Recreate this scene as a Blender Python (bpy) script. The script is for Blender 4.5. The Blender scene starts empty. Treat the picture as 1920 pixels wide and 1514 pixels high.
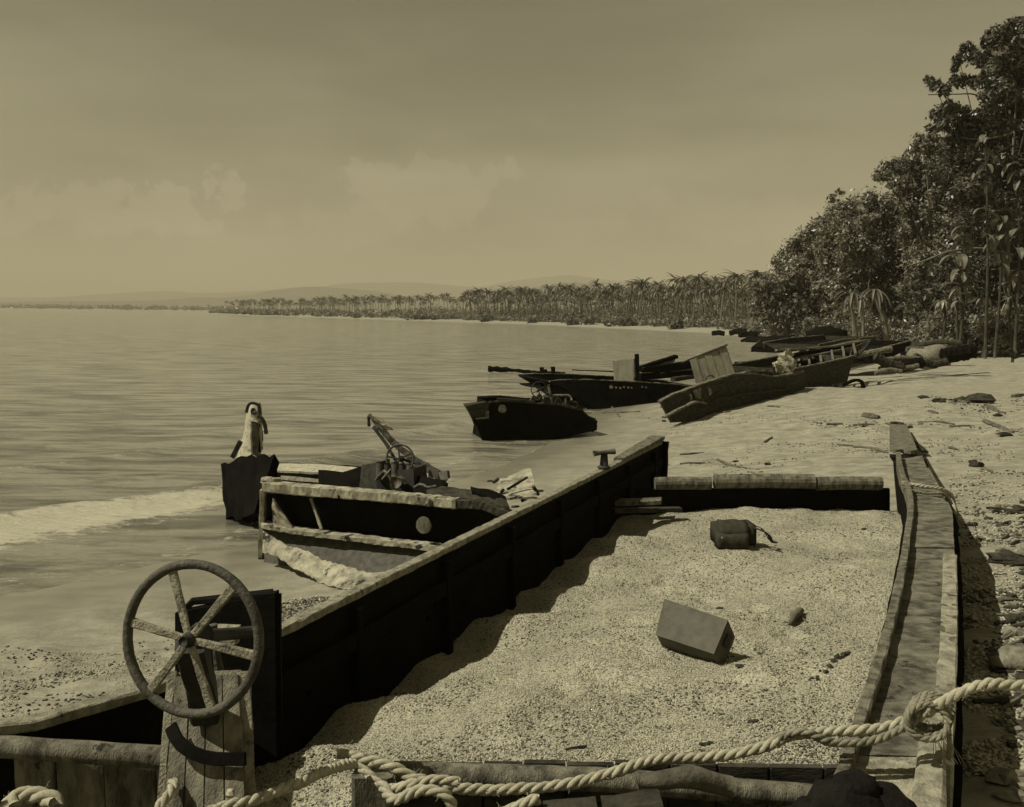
import bpy, math, random
import numpy as np
from mathutils import Vector, Matrix
R = math.radians
random.seed(7); RNG = np.random.default_rng(7)
SC = bpy.context.scene; COL = SC.collection

# ---------------------------------------------------------------- camera
F = 1700.0; CX = 960.0; CY = 757.0; EYE = Vector((0, 0, 3.1))
PITCH = math.atan((CY-588)/F); ROLL = math.atan(0.0125)
_f = Vector((0, math.cos(PITCH), -math.sin(PITCH))); _r = Vector((1, 0, 0)); _u = Vector((0, math.sin(PITCH), math.cos(PITCH)))
RT = _r*math.cos(ROLL) + _u*math.sin(ROLL); UP = _u*math.cos(ROLL) - _r*math.sin(ROLL)
cam = bpy.data.cameras.new('camera'); camo = bpy.data.objects.new('camera', cam); COL.objects.link(camo)
cam.sensor_width = 36; cam.lens = 36*F/1920; cam.clip_start = 0.05; cam.clip_end = 30000
camo.matrix_world = Matrix(((RT.x, UP.x, -_f.x, EYE.x), (RT.y, UP.y, -_f.y, EYE.y), (RT.z, UP.z, -_f.z, EYE.z), (0, 0, 0, 1)))
SC.camera = camo
# ---------------------------------------------------------------- world, sun, exposure
SUN_EL, SUN_AZ = R(52), R(-98)
world = bpy.data.worlds.new('World'); SC.world = world; world.use_nodes = True
def build_world():
    nt = world.node_tree; nt.nodes.clear(); N = nt.nodes.new; L = nt.links.new
    out = N('ShaderNodeOutputWorld'); bg = N('ShaderNodeBackground'); L(bg.outputs[0], out.inputs[0])
    sky = N('ShaderNodeTexSky'); sky.sky_type = 'NISHITA'; sky.sun_disc = False
    sky.sun_elevation = SUN_EL; sky.sun_rotation = SUN_AZ; sky.air_density = 1.0; sky.dust_density = 1.6; sky.ozone_density = 1.0
    sep = N('ShaderNodeSeparateColor'); L(sky.outputs[0], sep.inputs[0])
    def M(op, a, b=None, c=None, clamp=False):
        m = N('ShaderNodeMath'); m.operation = op; m.use_clamp = clamp
        for i, v in enumerate((a, b, c)):
            if v is None: continue
            if isinstance(v, (int, float)): m.inputs[i].default_value = v
            else: L(v, m.inputs[i])
        return m.outputs[0]
    # a red-filtered black-and-white film: mostly the red record of the sky
    lum = M('ADD', M('MULTIPLY', sep.outputs[0], .75), M('MULTIPLY', sep.outputs[1], .25))
    lum = M('MINIMUM', lum, 4.0)
    tc = N('ShaderNodeTexCoord'); sx = N('ShaderNodeSeparateXYZ'); L(tc.outputs['Generated'], sx.inputs[0])
    az = M('ARCTAN2', sx.outputs[0], sx.outputs[1]); el = M('ARCSINE', sx.outputs[2])
    n1 = N('ShaderNodeTexNoise'); n1.inputs['Scale'].default_value = 22; n1.inputs['Detail'].default_value = 9; n1.inputs['Roughness'].default_value = .62
    L(tc.outputs['Generated'], n1.inputs['Vector'])
    ns = N('ShaderNodeSeparateColor'); L(n1.outputs['Color'], ns.inputs[0])
    azd = M('ADD', az, M('MULTIPLY', M('SUBTRACT', ns.outputs[0], .5), .26)); eld = M('ADD', el, M('MULTIPLY', M('SUBTRACT', ns.outputs[1], .5), .12))
    tot = None
    for px, py, rx, ry, amp in ((190, 412, 95, 34, .8), (350, 400, 95, 42, .9), (270, 425, 150, 26, .6), (30, 425, 55, 40, .8), (70, 445, 110, 20, .5),
                                (780, 380, 115, 55, .75), (860, 345, 80, 36, .55), (650, 425, 130, 26, .4), (1050, 470, 160, 24, .25), (1350, 420, 200, 40, .3),
                                (-320, 400, 160, 50, .8), (-700, 380, 190, 70, .8), (2200, 390, 160, 60, .7), (2700, 360, 230, 70, .7)):
        a0 = math.atan((px-CX)/F); e0 = (576+.0125*px-py)/F
        q = M('ADD', M('POWER', M('ABSOLUTE', M('DIVIDE', M('SUBTRACT', azd, a0), rx/F)), 2.0), M('POWER', M('ABSOLUTE', M('DIVIDE', M('SUBTRACT', eld, e0), ry/F)), 2.0))
        v = M('MULTIPLY', M('MULTIPLY', M('SUBTRACT', 1.1, q, clamp=True), 3.4, clamp=True), amp)
        tot = v if tot is None else M('MAXIMUM', tot, v)
    # wide thin veils high up
    mp = N('ShaderNodeMapping'); mp.inputs['Scale'].default_value = (1.2, 1.2, 5); L(tc.outputs['Generated'], mp.inputs['Vector'])
    n2 = N('ShaderNodeTexNoise'); n2.inputs['Scale'].default_value = 2.2; n2.inputs['Detail'].default_value = 6; L(mp.outputs[0], n2.inputs['Vector'])
    veil = M('MULTIPLY', M('SUBTRACT', n2.outputs[0], .42, clamp=True), 1.5)
    # added sheet of thin cloud that lifts the sky brightness towards the right
    thin = M('MULTIPLY', M('ADD', M('ADD', sx.outputs[0], .22), M('MULTIPLY', M('SUBTRACT', n2.outputs[0], .5), 1.2)), 1.9, clamp=True)
    lum2 = M('ADD', M('MULTIPLY', lum, M('ADD', .765, M('ADD', M('MULTIPLY', veil, .8), M('MULTIPLY', thin, .27)))), M('MULTIPLY', tot, 1.15))
    cb = N('ShaderNodeCombineColor')
    L(M('MULTIPLY', lum2, 1.0), cb.inputs[0]); L(M('MULTIPLY', lum2, .90), cb.inputs[1]); L(M('MULTIPLY', lum2, .585), cb.inputs[2])
    L(cb.outputs[0], bg.inputs['Color']); bg.inputs['Strength'].default_value = SKY_STRENGTH
SKY_STRENGTH = 0.07; HAZE = 0.00028
build_world()
sd = bpy.data.lights.new('sun', 'SUN'); sd.energy = 4.15; sd.angle = R(.53); sd.color = (1, .935, .80)
so = bpy.data.objects.new('sun', sd); COL.objects.link(so)
SUNV = Vector((math.sin(SUN_AZ)*math.cos(SUN_EL), math.cos(SUN_AZ)*math.cos(SUN_EL), math.sin(SUN_EL)))
so.rotation_euler = SUNV.to_track_quat('Z', 'Y').to_euler(); so.location = (-20, 0, 30)
SC.view_settings.view_transform = 'Standard'; SC.view_settings.look = 'None'; SC.view_settings.gamma = 1; SC.view_settings.use_curve_mapping = False
SC.view_settings.exposure = 0.20
SC.render.engine = 'CYCLES'; SC.cycles.use_denoising = True; SC.cycles.max_bounces = 5; SC.cycles.diffuse_bounces = 2; SC.cycles.glossy_bounces = 2
SC.cycles.transmission_bounces = 2; SC.cycles.volume_bounces = 0; SC.cycles.transparent_max_bounces = 6

# ---------------------------------------------------------------- helpers
def ray(px, py): return RT*((px-CX)/F) + UP*((CY-py)/F) + _f
def U(px, py, Y):
    d = ray(px, py); return EYE + d*(Y/d.y)
def Z(px, py, z):
    d = ray(px, py); return EYE + d*((z-EYE.z)/d.z)
def tag(o, label=None, cat=None, group=None, kind=None):
    for k, v in (('label', label), ('category', cat), ('group', group), ('kind', kind)):
        if v: o[k] = v
    return o
ORG = {}
def empty(name, loc, label, cat, group=None):
    o = bpy.data.objects.new(name, None); o.location = loc; COL.objects.link(o); ORG[o.name] = Vector(loc)
    o.empty_display_size = .2
    return tag(o, label, cat, group)
def obj(name, V, Fc, mat, parent=None, smooth=False, midx=None):
    """V in world coordinates"""
    org = ORG[parent.name] if parent else None
    me = bpy.data.meshes.new(name)
    V = np.asarray([tuple(v) for v in V] if not isinstance(V, np.ndarray) else V, dtype=float)
    if org is None:
        org = Vector((float(V[:, 0].mean()), float(V[:, 1].mean()), float(V[:, 2].min())))
        o = bpy.data.objects.new(name, me); o.location = org
    else:
        o = bpy.data.objects.new(name, me); o.parent = parent
    V = V - np.array(org)
    if isinstance(Fc, np.ndarray): fast(me, V, Fc)
    else: me.from_pydata(V.tolist(), [], Fc)
    mats = mat if isinstance(mat, (list, tuple)) else [mat]
    for m in mats: me.materials.append(m)
    if midx is not None: me.polygons.foreach_set('material_index', np.asarray(midx, dtype=np.int32))
    if smooth: me.polygons.foreach_set('use_smooth', np.ones(len(me.polygons), dtype=bool))
    me.update(); COL.objects.link(o); ORG[o.name] = Vector(org)
    return o
def fast(me, V, Fa):
    n, k = Fa.shape
    me.vertices.add(len(V)); me.vertices.foreach_set('co', np.ascontiguousarray(V, dtype=np.float32).ravel())
    me.loops.add(n*k); me.loops.foreach_set('vertex_index', Fa.astype(np.int32).ravel())
    me.polygons.add(n); me.polygons.foreach_set('loop_start', np.arange(0, n*k, k, dtype=np.int32))
    me.polygons.foreach_set('loop_total', np.full(n, k, dtype=np.int32)); me.update(calc_edges=True)
class MB:
    def __init__(s): s.v = []; s.f = []
    def add(s, v, f):
        b = len(s.v); s.v += [tuple(x) for x in v]; s.f += [tuple(i+b for i in q) for q in f]; return s
    def build(s, name, mat, parent=None, smooth=False): return obj(name, s.v, s.f, mat, parent, smooth)
    # oriented bar between two points, w across (side), h along up
    def sweep(s, path, w, h, up=(0, 0, 1), jit=0.0, seg=None, off=(0, 0), chamfer=.12):
        path = resample([Vector(p) for p in path], seg) if seg else [Vector(p) for p in path]
        up = Vector(up); n = len(path); rings = []
        W = w if isinstance(w, (list, tuple)) else [w]*n; H = h if isinstance(h, (list, tuple)) else [h]*n
        if len(W) != n: W = [W[0]+(W[-1]-W[0])*i/(n-1) for i in range(n)]
        if len(H) != n: H = [H[0]+(H[-1]-H[0])*i/(n-1) for i in range(n)]
        for i, p in enumerate(path):
            t = (path[min(i+1, n-1)]-path[max(i-1, 0)]).normalized(); side = t.cross(up).normalized(); u2 = side.cross(t).normalized()
            a, b = W[i]/2, H[i]/2; c = min(a, b)*chamfer*2
            prof = [(-a+c, -b), (a-c, -b), (a, -b+c), (a, b-c), (a-c, b), (-a+c, b), (-a, b-c), (-a, -b+c)]
            rings.append([p+side*(x+off[0]+random.uniform(-jit, jit))+u2*(y+off[1]+random.uniform(-jit, jit)) for x, y in prof])
        v = [q for r in rings for q in r]; f = []
        for i in range(n-1):
            for k in range(8): f.append((i*8+k, i*8+(k+1) % 8, (i+1)*8+(k+1) % 8, (i+1)*8+k))
        f.append(tuple(reversed(range(8)))); f.append(tuple((n-1)*8+k for k in range(8)))
        return s.add(v, f)
    def tube(s, path, r, n=8, jit=0.0, seg=None, caps=True):
        path = resample([Vector(p) for p in path], seg) if seg else [Vector(p) for p in path]
        m = len(path); v = []; f = []
        rr = r if isinstance(r, (list, tuple)) else [r]
        ref = None
        for i, p in enumerate(path):
            t = (path[min(i+1, m-1)]-path[max(i-1, 0)]); t = t.normalized() if t.length > 1e-9 else Vector((0, 0, 1))
            if ref is None: ref = Vector((0, 0, 1)) if abs(t.z) < .9 else Vector((1, 0, 0))
            a = t.cross(ref).normalized(); b = a.cross(t).normalized(); ref = b
            k = i/(m-1)*(len(rr)-1); j = min(int(k), len(rr)-2) if len(rr) > 1 else 0
            R_ = rr[0] if len(rr) == 1 else rr[j]+(rr[j+1]-rr[j])*(k-j)
            for q in range(n):
                an = 2*math.pi*q/n; R2 = R_*(1+random.uniform(-jit, jit)); v.append(p+a*math.cos(an)*R2+b*math.sin(an)*R2)
        for i in range(m-1):
            for q in range(n): f.append((i*n+q, i*n+(q+1) % n, (i+1)*n+(q+1) % n, (i+1)*n+q))
        if caps: f.append(tuple(range(n))); f.append(tuple(reversed([(m-1)*n+q for q in range(n)])))
        return s.add(v, f)
    def blob(s, c, r, jit=.2, n=10, flat=(1, 1, 1), seed=0):
        rs = random.Random(seed); c = Vector(c); v = []; f = []
        ph = [rs.uniform(0, 6) for _ in range(6)]
        def dist(d): return 1+jit*(math.sin(d.x*3.1+ph[0])*math.sin(d.y*3.7+ph[1])+.6*math.sin(d.z*5.3+ph[2]+d.x*4)+.4*math.sin(d.y*8+ph[3])*math.sin(d.x*7+ph[4]))
        m = max(4, n//2)
        for i in range(1, m):
            th = math.pi*i/m
            for j in range(n):
                d = Vector((math.sin(th)*math.cos(2*math.pi*j/n), math.sin(th)*math.sin(2*math.pi*j/n), math.cos(th)))
                v.append(c+Vector((d.x*flat[0], d.y*flat[1], d.z*flat[2]))*r*dist(d))
        top = len(v); v.append(c+Vector((0, 0, r*flat[2]))); v.append(c-Vector((0, 0, r*flat[2])))
        for i in range(m-2):
            for j in range(n): f.append((i*n+j, (i+1)*n+j, (i+1)*n+(j+1) % n, i*n+(j+1) % n))
        for j in range(n): f.append((top, j, (j+1) % n)); f.append((top+1, (m-2)*n+(j+1) % n, (m-2)*n+j))
        return s.add(v, f)
    # solid sheet lofted between polylines A and B (same count after resample), thickness t on the side of -normal
    def sheet(s, A, B, t, seg=10, rows=3, jit=0.0, edge=0.0, bow=0.0):
        A = resample([Vector(p) for p in A], seg); B = resample([Vector(p) for p in B], seg)
        n = len(A); P = []
        for i in range(n):
            ea = random.uniform(-edge, edge); eb = random.uniform(-edge, edge)
            for k in range(rows+1):
                q = k/rows; kk = q+(ea if k == 0 else 0)+(eb if k == rows else 0)
                P.append(A[i].lerp(B[i], kk))
        nv = []
        for i in range(n):
            for k in range(rows+1):
                a = P[min(i+1, n-1)*(rows+1)+k]-P[max(i-1, 0)*(rows+1)+k]; b = P[i*(rows+1)+min(k+1, rows)]-P[i*(rows+1)+max(k-1, 0)]
                c = a.cross(b); nv.append(c.normalized() if c.length > 1e-9 else Vector((0, 0, 1)))
        for i in range(n):
            for k in range(rows+1):
                idx = i*(rows+1)+k; P[idx] = P[idx]+nv[idx]*(random.uniform(-jit, jit)+bow*math.sin(math.pi*k/rows))
        Q = [p-n_*t for p, n_ in zip(P, nv)]; m = rows+1; f = []; b = len(P)
        for i in range(n-1):
            for k in range(rows):
                a0 = i*m+k; f.append((a0, a0+m, a0+m+1, a0+1)); f.append((b+a0, b+a0+1, b+a0+m+1, b+a0+m))
        for i in range(n-1):
            f.append((i*m, b+i*m, b+(i+1)*m, (i+1)*m)); k = rows; f.append((i*m+k, (i+1)*m+k, b+(i+1)*m+k, b+i*m+k))
        for k in range(rows):
            f.append((k, k+1, b+k+1, b+k)); a0 = (n-1)*m; f.append((a0+k, b+a0+k, b+a0+k+1, a0+k+1))
        return s.add(P+Q, f)
def resample(p, n):
    if not n or len(p) < 2: return p
    L = [0]
    for a, b in zip(p, p[1:]): L.append(L[-1]+(b-a).length)
    out = []
    for i in range(n+1):
        t = L[-1]*i/n; j = 0
        while j < len(L)-2 and L[j+1] < t: j += 1
        d = L[j+1]-L[j]; out.append(p[j].lerp(p[j+1], (t-L[j])/d if d > 1e-9 else 0))
    return out
def smooth_path(p, n):
    """Catmull-Rom"""
    p = [Vector(q) for q in p]; out = []
    P = [p[0]*2-p[1]]+p+[p[-1]*2-p[-2]]; segs = len(p)-1
    for i in range(n+1):
        t = segs*i/n; j = min(int(t), segs-1); t -= j; a, b, c, d = P[j:j+4]
        out.append(.5*((2*b)+(c-a)*t+(2*a-5*b+4*c-d)*t*t+(3*b-a-3*c+d)*t**3))
    return out
def cable(name, path, rad, mat, parent=None, pitch=None, strands=3, n=6, per=.012):
    """twisted rope: three strands wound round a centre line"""
    L = sum((Vector(b)-Vector(a)).length for a, b in zip(path, path[1:])); steps = max(12, int(L/per))
    c = smooth_path(path, steps); pitch = pitch or rad*6; mb = MB(); ref = Vector((0, 0, 1))
    for k in range(strands):
        pts = []; ref = Vector((.1, .2, 1)); acc = 0
        for i, p in enumerate(c):
            t = (c[min(i+1, steps)]-c[max(i-1, 0)]).normalized(); a = t.cross(ref).normalized(); b = a.cross(t).normalized(); ref = b
            if i: acc += (c[i]-c[i-1]).length
            an = 2*math.pi*(acc/pitch+k/strands)+.35*math.sin(acc*9); wob = 1+.16*math.sin(acc*31+k)+.10*math.sin(acc*83+2*k)
            pts.append(p+(a*math.cos(an)+b*math.sin(an))*rad*.5*wob)
        mb.tube(pts, rad*.56, n=n, jit=.06)
    for i in range(int(L*130)):
        p = c[random.randrange(len(c))]; d = Vector((random.gauss(0, 1), random.gauss(0, 1), random.gauss(0, 1))).normalized(); e = Vector((random.gauss(0, 1), random.gauss(0, 1), random.gauss(0, 1)))*rad*.4
        mb.tube([p+d*rad*.85, p+d*rad*1.25+e*.5, p+d*rad*random.uniform(1.2, 1.7)+e], .0007, n=3, caps=False)
    return mb.build(name, mat, parent, smooth=True)

# ---------------------------------------------------------------- materials
def S(v, w=1.0): return (v, v*(1-.05*w), v*(1-.32*w), 1)
def mat(name, c0, c1, scale=4, rough=.8, bump=.3, bscale=40, spec=.3, stretch=(1, 1, 1), c2=None, t2=.62, s2=1.3, detail=6, bdist=.01, metal=0, contrast=.18):
    m = bpy.data.materials.new(name); m.use_nodes = True; nt = m.node_tree; N = nt.nodes.new; L = nt.links.new
    b = nt.nodes['Principled BSDF']; b.inputs['Roughness'].default_value = rough; b.inputs['Specular IOR Level'].default_value = spec; b.inputs['Metallic'].default_value = metal
    g = N('ShaderNodeNewGeometry'); mp = N('ShaderNodeMapping'); mp.inputs['Scale'].default_value = stretch; L(g.outputs['Position'], mp.inputs[0])
    n1 = N('ShaderNodeTexNoise'); n1.inputs['Scale'].default_value = scale; n1.inputs['Detail'].default_value = detail; n1.inputs['Roughness'].default_value = .65; L(mp.outputs[0], n1.inputs['Vector'])
    r = N('ShaderNodeValToRGB'); r.color_ramp.elements[0].position = .5-contrast; r.color_ramp.elements[1].position = .5+contrast
    r.color_ramp.elements[0].color = c0; r.color_ramp.elements[1].color = c1; L(n1.outputs[0], r.inputs[0]); col = r.outputs[0]
    if c2 is not None:
        n2 = N('ShaderNodeTexNoise'); n2.inputs['Scale'].default_value = s2; n2.inputs['Detail'].default_value = 7; n2.inputs['Roughness'].default_value = .7; L(g.outputs['Position'], n2.inputs['Vector'])
        r2 = N('ShaderNodeValToRGB'); r2.color_ramp.elements[0].position = t2; r2.color_ramp.elements[1].position = t2+.05; L(n2.outputs[0], r2.inputs[0])
        mx = N('ShaderNodeMix'); mx.data_type = 'RGBA'; L(r2.outputs[0], mx.inputs['Factor']); L(col, mx.inputs['A']); mx.inputs['B'].default_value = c2; col = mx.outputs['Result']
    L(col, b.inputs['Base Color'])
    nb = N('ShaderNodeTexNoise'); nb.inputs['Scale'].default_value = bscale; nb.inputs['Detail'].default_value = 8; L(mp.outputs[0], nb.inputs['Vector'])
    bp = N('ShaderNodeBump'); bp.inputs['Strength'].default_value = bump; bp.inputs['Distance'].default_value = bdist; L(nb.outputs[0], bp.inputs['Height']); L(bp.outputs[0], b.inputs['Normal'])
    return m
M = {}
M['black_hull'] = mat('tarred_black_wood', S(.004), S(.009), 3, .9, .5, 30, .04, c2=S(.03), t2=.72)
M['dark_hull'] = mat('weathered_dark_planking', S(.018), S(.065), 6, .85, .8, 45, .1, (1, 1, 3), c2=S(.12), t2=.64, s2=4)
M['pale_paint'] = mat('peeling_pale_paint', S(.15), S(.42), 7, .85, .8, 90, .15, c2=S(.03), t2=.57, s2=5, contrast=.13)
M['old_wood'] = mat('weathered_grey_timber', S(.06), S(.21), 9, .85, .9, 90, .15, (1.6, 1.6, .5), c2=S(.025), t2=.60, s2=7, contrast=.13)
M['deck_wood'] = mat('worn_deck_planking', S(.055), S(.20), 7, .8, .9, 90, .2, (1, 1.6, 1), c2=S(.02), t2=.60, s2=4.5, contrast=.13)
M['deck_pale'] = mat('pale_hole_light', S(.16), S(.36), 12, .85, .9, 90, .2, c2=S(.06), t2=.58, s2=9, contrast=.13)
M['cap_wood'] = mat('bleached_cap_rail', S(.13), S(.30), 16, .85, .9, 110, .15, c2=S(.05), t2=.60, s2=14, contrast=.13)
M['crate'] = mat('flat_grey_painted_box', S(.07), S(.11), 14, .75, .25, 60, .25, c2=S(.08), t2=.66, s2=9)
M['rust'] = mat('rusted_iron', S(.035), S(.10), 14, .75, .7, 70, .35, c2=S(.16), t2=.64, s2=12)
M['iron'] = mat('dark_rusted_iron', S(.012), S(.035), 10, .7, .6, 60, .35)
M['rope'] = mat('bleached_hemp_rope', S(.30), S(.46), 30, .95, .8, 260, .1, bdist=.004, c2=S(.18), t2=.62, s2=12)
M['oldrope'] = mat('dirty_hemp_rope', S(.14), S(.30), 30, .95, .8, 260, .1, bdist=.004)
M['canvas'] = mat('dark_canvas', S(.030), S(.060), 12, .95, .6, 160, .05, bdist=.003)
M['tar'] = mat('tarred_black_bundle', S(.006), S(.014), 12, .9, .8, 50, .1)
M['bark'] = mat('pale_bark', S(.09), S(.22), 6, .9, .7, 30, .1, (1, 1, .5))
M['dbark'] = mat('dark_bark', S(.03), S(.08), 6, .9, .7, 30, .1, (1, 1, .5))
M['drift'] = mat('sun_dried_driftwood', S(.05), S(.16), 8, .9, .7, 60, .1)
M['weed'] = mat('dark_dry_seaweed', S(.025), S(.07), 18, .95, .7, 70, .1)
M['stone'] = mat('grey_beach_stone', S(.10), S(.26), 14, .85, .6, 60, .2)
M['white'] = mat('scuffed_white_paint', S(.30), S(.5), 10, .7, .3, 50, .3, c2=S(.10), t2=.56, s2=22)
M['ply'] = mat('weathered_board', S(.14), S(.27), 3, .85, .5, 35, .2, (3.5, 3.5, .5), c2=S(.06), t2=.66, s2=3)

def leafmat(name, lo, hi, scale=.9, tr=.25, rough=.55):
    m = bpy.data.materials.new(name); m.use_nodes = True; nt = m.node_tree; N = nt.nodes.new; L = nt.links.new
    b = nt.nodes['Principled BSDF']; b.inputs['Roughness'].default_value = rough; b.inputs['Specular IOR Level'].default_value = .5
    g = N('ShaderNodeNewGeometry'); n1 = N('ShaderNodeTexNoise'); n1.inputs['Scale'].default_value = scale; n1.inputs['Detail'].default_value = 5; L(g.outputs['Position'], n1.inputs['Vector'])
    n2 = N('ShaderNodeTexWhiteNoise'); n2.noise_dimensions = '1D'; L(g.outputs['Random Per Island'], n2.inputs['W'])
    ad = N('ShaderNodeMath'); ad.operation = 'MULTIPLY_ADD'; L(n2.outputs[0], ad.inputs[0]); ad.inputs[1].default_value = .5
    ad2 = N('ShaderNodeMath'); ad2.operation = 'SUBTRACT'; L(n1.outputs[0], ad2.inputs[0]); ad2.inputs[1].default_value = .25; L(ad2.outputs[0], ad.inputs[2])
    r = N('ShaderNodeValToRGB'); r.color_ramp.elements[0].position = .25; r.color_ramp.elements[1].position = .8; r.color_ramp.elements[0].color = lo; r.color_ramp.elements[1].color = hi
    L(ad.outputs[0], r.inputs[0]); L(r.outputs[0], b.inputs['Base Color'])
    t = N('ShaderNodeBsdfTranslucent'); L(r.outputs[0], t.inputs[0]); mx = N('ShaderNodeMixShader'); mx.inputs[0].default_value = tr
    L(b.outputs[0], mx.inputs[1]); L(t.outputs[0], mx.inputs[2]); L(mx.outputs[0], nt.nodes['Material Output'].inputs[0])
    return m
M['leaf'] = leafmat('broad_leaf', S(.04), S(.34), .9, .3, .38)
M['leaf_dark'] = leafmat('dark_leaf', S(.018), S(.19), .9, .22, .38)
M['leaf_pale'] = leafmat('pale_large_leaf', S(.10), S(.30), 3)
M['palm'] = leafmat('palm_frond', S(.05), S(.26), .25)
M['scrub'] = leafmat('shore_scrub', S(.11), S(.24), .2)

# ---------------------------------------------------------------- terrain
SHORE = [(-900, -900), (-90, -50), (-24, -2), (-9, 7.2), (-5.5, 9.9), (-3.4, 12.2), (-1.4, 16.2), (-.2, 19.2), (0.9, 22.4), (2.4, 28.5), (5.0, 33.5), (13, 50), (20.5, 74), (29, 100), (33, 128), (31, 160), (5, 245),
         (-53, 350), (-133, 480), (-235, 700), (-262, 760), (-240, 830), (-130, 1000), (-420, 1500), (-1300, 2250), (-2600, 2700), (-9000, 6000), (-9000, 12000), (12000, 12000), (12000, -3000), (3000, -3000)]
_A = np.array(SHORE); _Bp = np.roll(_A, -1, axis=0)
def sdist(x, y):
    x = np.asarray(x, float).ravel(); y = np.asarray(y, float).ravel(); best = np.full(x.shape, 1e18); ins = np.zeros(x.shape, bool)
    for (ax, ay), (bx, by) in zip(_A, _Bp):
        dx, dy = bx-ax, by-ay; t = np.clip(((x-ax)*dx+(y-ay)*dy)/(dx*dx+dy*dy), 0, 1)
        best = np.minimum(best, (x-ax-t*dx)**2+(y-ay-t*dy)**2)
        c = ((ay > y) != (by > y)); xi = ax+(y-ay)*dx/(dy if dy else 1e-9); ins ^= (c & (x < xi))
    return np.sqrt(best)*np.where(ins, 1, -1)
def vnoise(x, y, s, seed=0):
    x = np.asarray(x)/s; y = np.asarray(y)/s; xi = np.floor(x).astype(np.int64); yi = np.floor(y).astype(np.int64); fx = x-xi; fy = y-yi
    def h(a, b):
        n = (a*374761393+b*668265263+seed*974634777) & 0x7fffffff; n = ((n ^ (n >> 13))*1274126177) & 0x7fffffff; return ((n ^ (n >> 16)) & 0xffff)/65535.
    fx = fx*fx*(3-2*fx); fy = fy*fy*(3-2*fy)
    return (h(xi, yi)*(1-fx)+h(xi+1, yi)*fx)*(1-fy)+(h(xi, yi+1)*(1-fx)+h(xi+1, yi+1)*fx)*fy
BUMPS = []
def hull_mask(x, y):
    """1 inside the foreground boat (the beach is scooped out there)"""
    v = .917*x-.399*y; u = .399*x+.917*y
    return (np.clip((v+3.25)/.25, 0, 1)*np.clip((.12-v)/.25, 0, 1)*np.clip((13.0-u)/.5, 0, 1)*np.clip((u+4)/.5, 0, 1))
def height(x, y, d=None):
    x = np.asarray(x, float).ravel(); y = np.asarray(y, float).ravel()
    if d is None: d = sdist(x, y)
    z = np.interp(d, [-400, -30, -6, 0, 1.5, 5, 9, 16, 34, 60, 400, 3000], [-12, -2.0, -.5, -.02, .09, .34, .68, .95, 1.65, 1.85, 2.6, 12])
    near = np.clip(d/2, 0, 1)*np.clip((300-y)/200, 0, 1)
    z = z+near*((vnoise(x, y, 3.1, 1)-.5)*.16+(vnoise(x, y, 1.1, 2)-.5)*.06+(vnoise(x, y, .38, 3)-.5)*.05*(.4+1.2*vnoise(x, y, 2.0, 7))+(vnoise(x, y, .17, 8)-.5)*.025+(vnoise(x, y, 9, 4)-.5)*.2)
    for bx, by, r, a in BUMPS: z = z+a*np.exp(-((x-bx)**2+(y-by)**2)/r**2)
    return z-hull_mask(x, y)*.75
def hz(x, y): return float(height([x], [y])[0])
def G(px, py, lift=0):
    """the point of the beach seen at a pixel"""
    d = ray(px, py); t = 2.0
    for _ in range(400):
        p = EYE+d*t; g = hz(p.x, p.y)+lift
        if p.z <= g: break
        t += max(.02, (p.z-g)*1.2/max(.03, -d.z)*.35)
    return Vector((p.x, p.y, hz(p.x, p.y)+lift))
b = Z(1475, 740, .6); BUMPS.append((b.x, b.y+.5, 3.2, .28))
b = Z(640, 1105, .15); BUMPS.append((b.x, b.y, 1.1, -.05))
b = Z(560, 1085, .1); BUMPS.append((b.x, b.y, .8, -.03))
b = Z(1800, 760, .9); BUMPS.append((b.x, b.y, 4.5, .22))
def polar(rmin, rmax, nr, afine=.26):
    an = list(np.arange(-42, 42, afine))+list(np.arange(42, 318, 3.0)); an = np.radians(an); rr = np.geomspace(rmin, rmax, nr)
    A, Rr = np.meshgrid(an, rr); return (np.sin(A)*Rr).ravel(), (np.cos(A)*Rr).ravel(), len(an), nr
def gridfaces(na, nr, wrap=True):
    i = np.arange(nr-1)[:, None]*na; j = np.arange(na if wrap else na-1)[None, :]; j2 = (j+1) % na
    return np.stack([i+j, i+j2, i+na+j2, i+na+j], -1).reshape(-1, 4)
def attr(me, name, vals):
    a = me.attributes.new(name, 'FLOAT', 'POINT'); a.data.foreach_set('value', np.asarray(vals, dtype=np.float32))
x, y, na, nr = polar(.6, 11000, 420)
d = sdist(x, y); z = height(x, y, d)
V = np.stack([x, y, z], 1); Fq = gridfaces(na, nr); Fq = Fq[:, ::-1]

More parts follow.
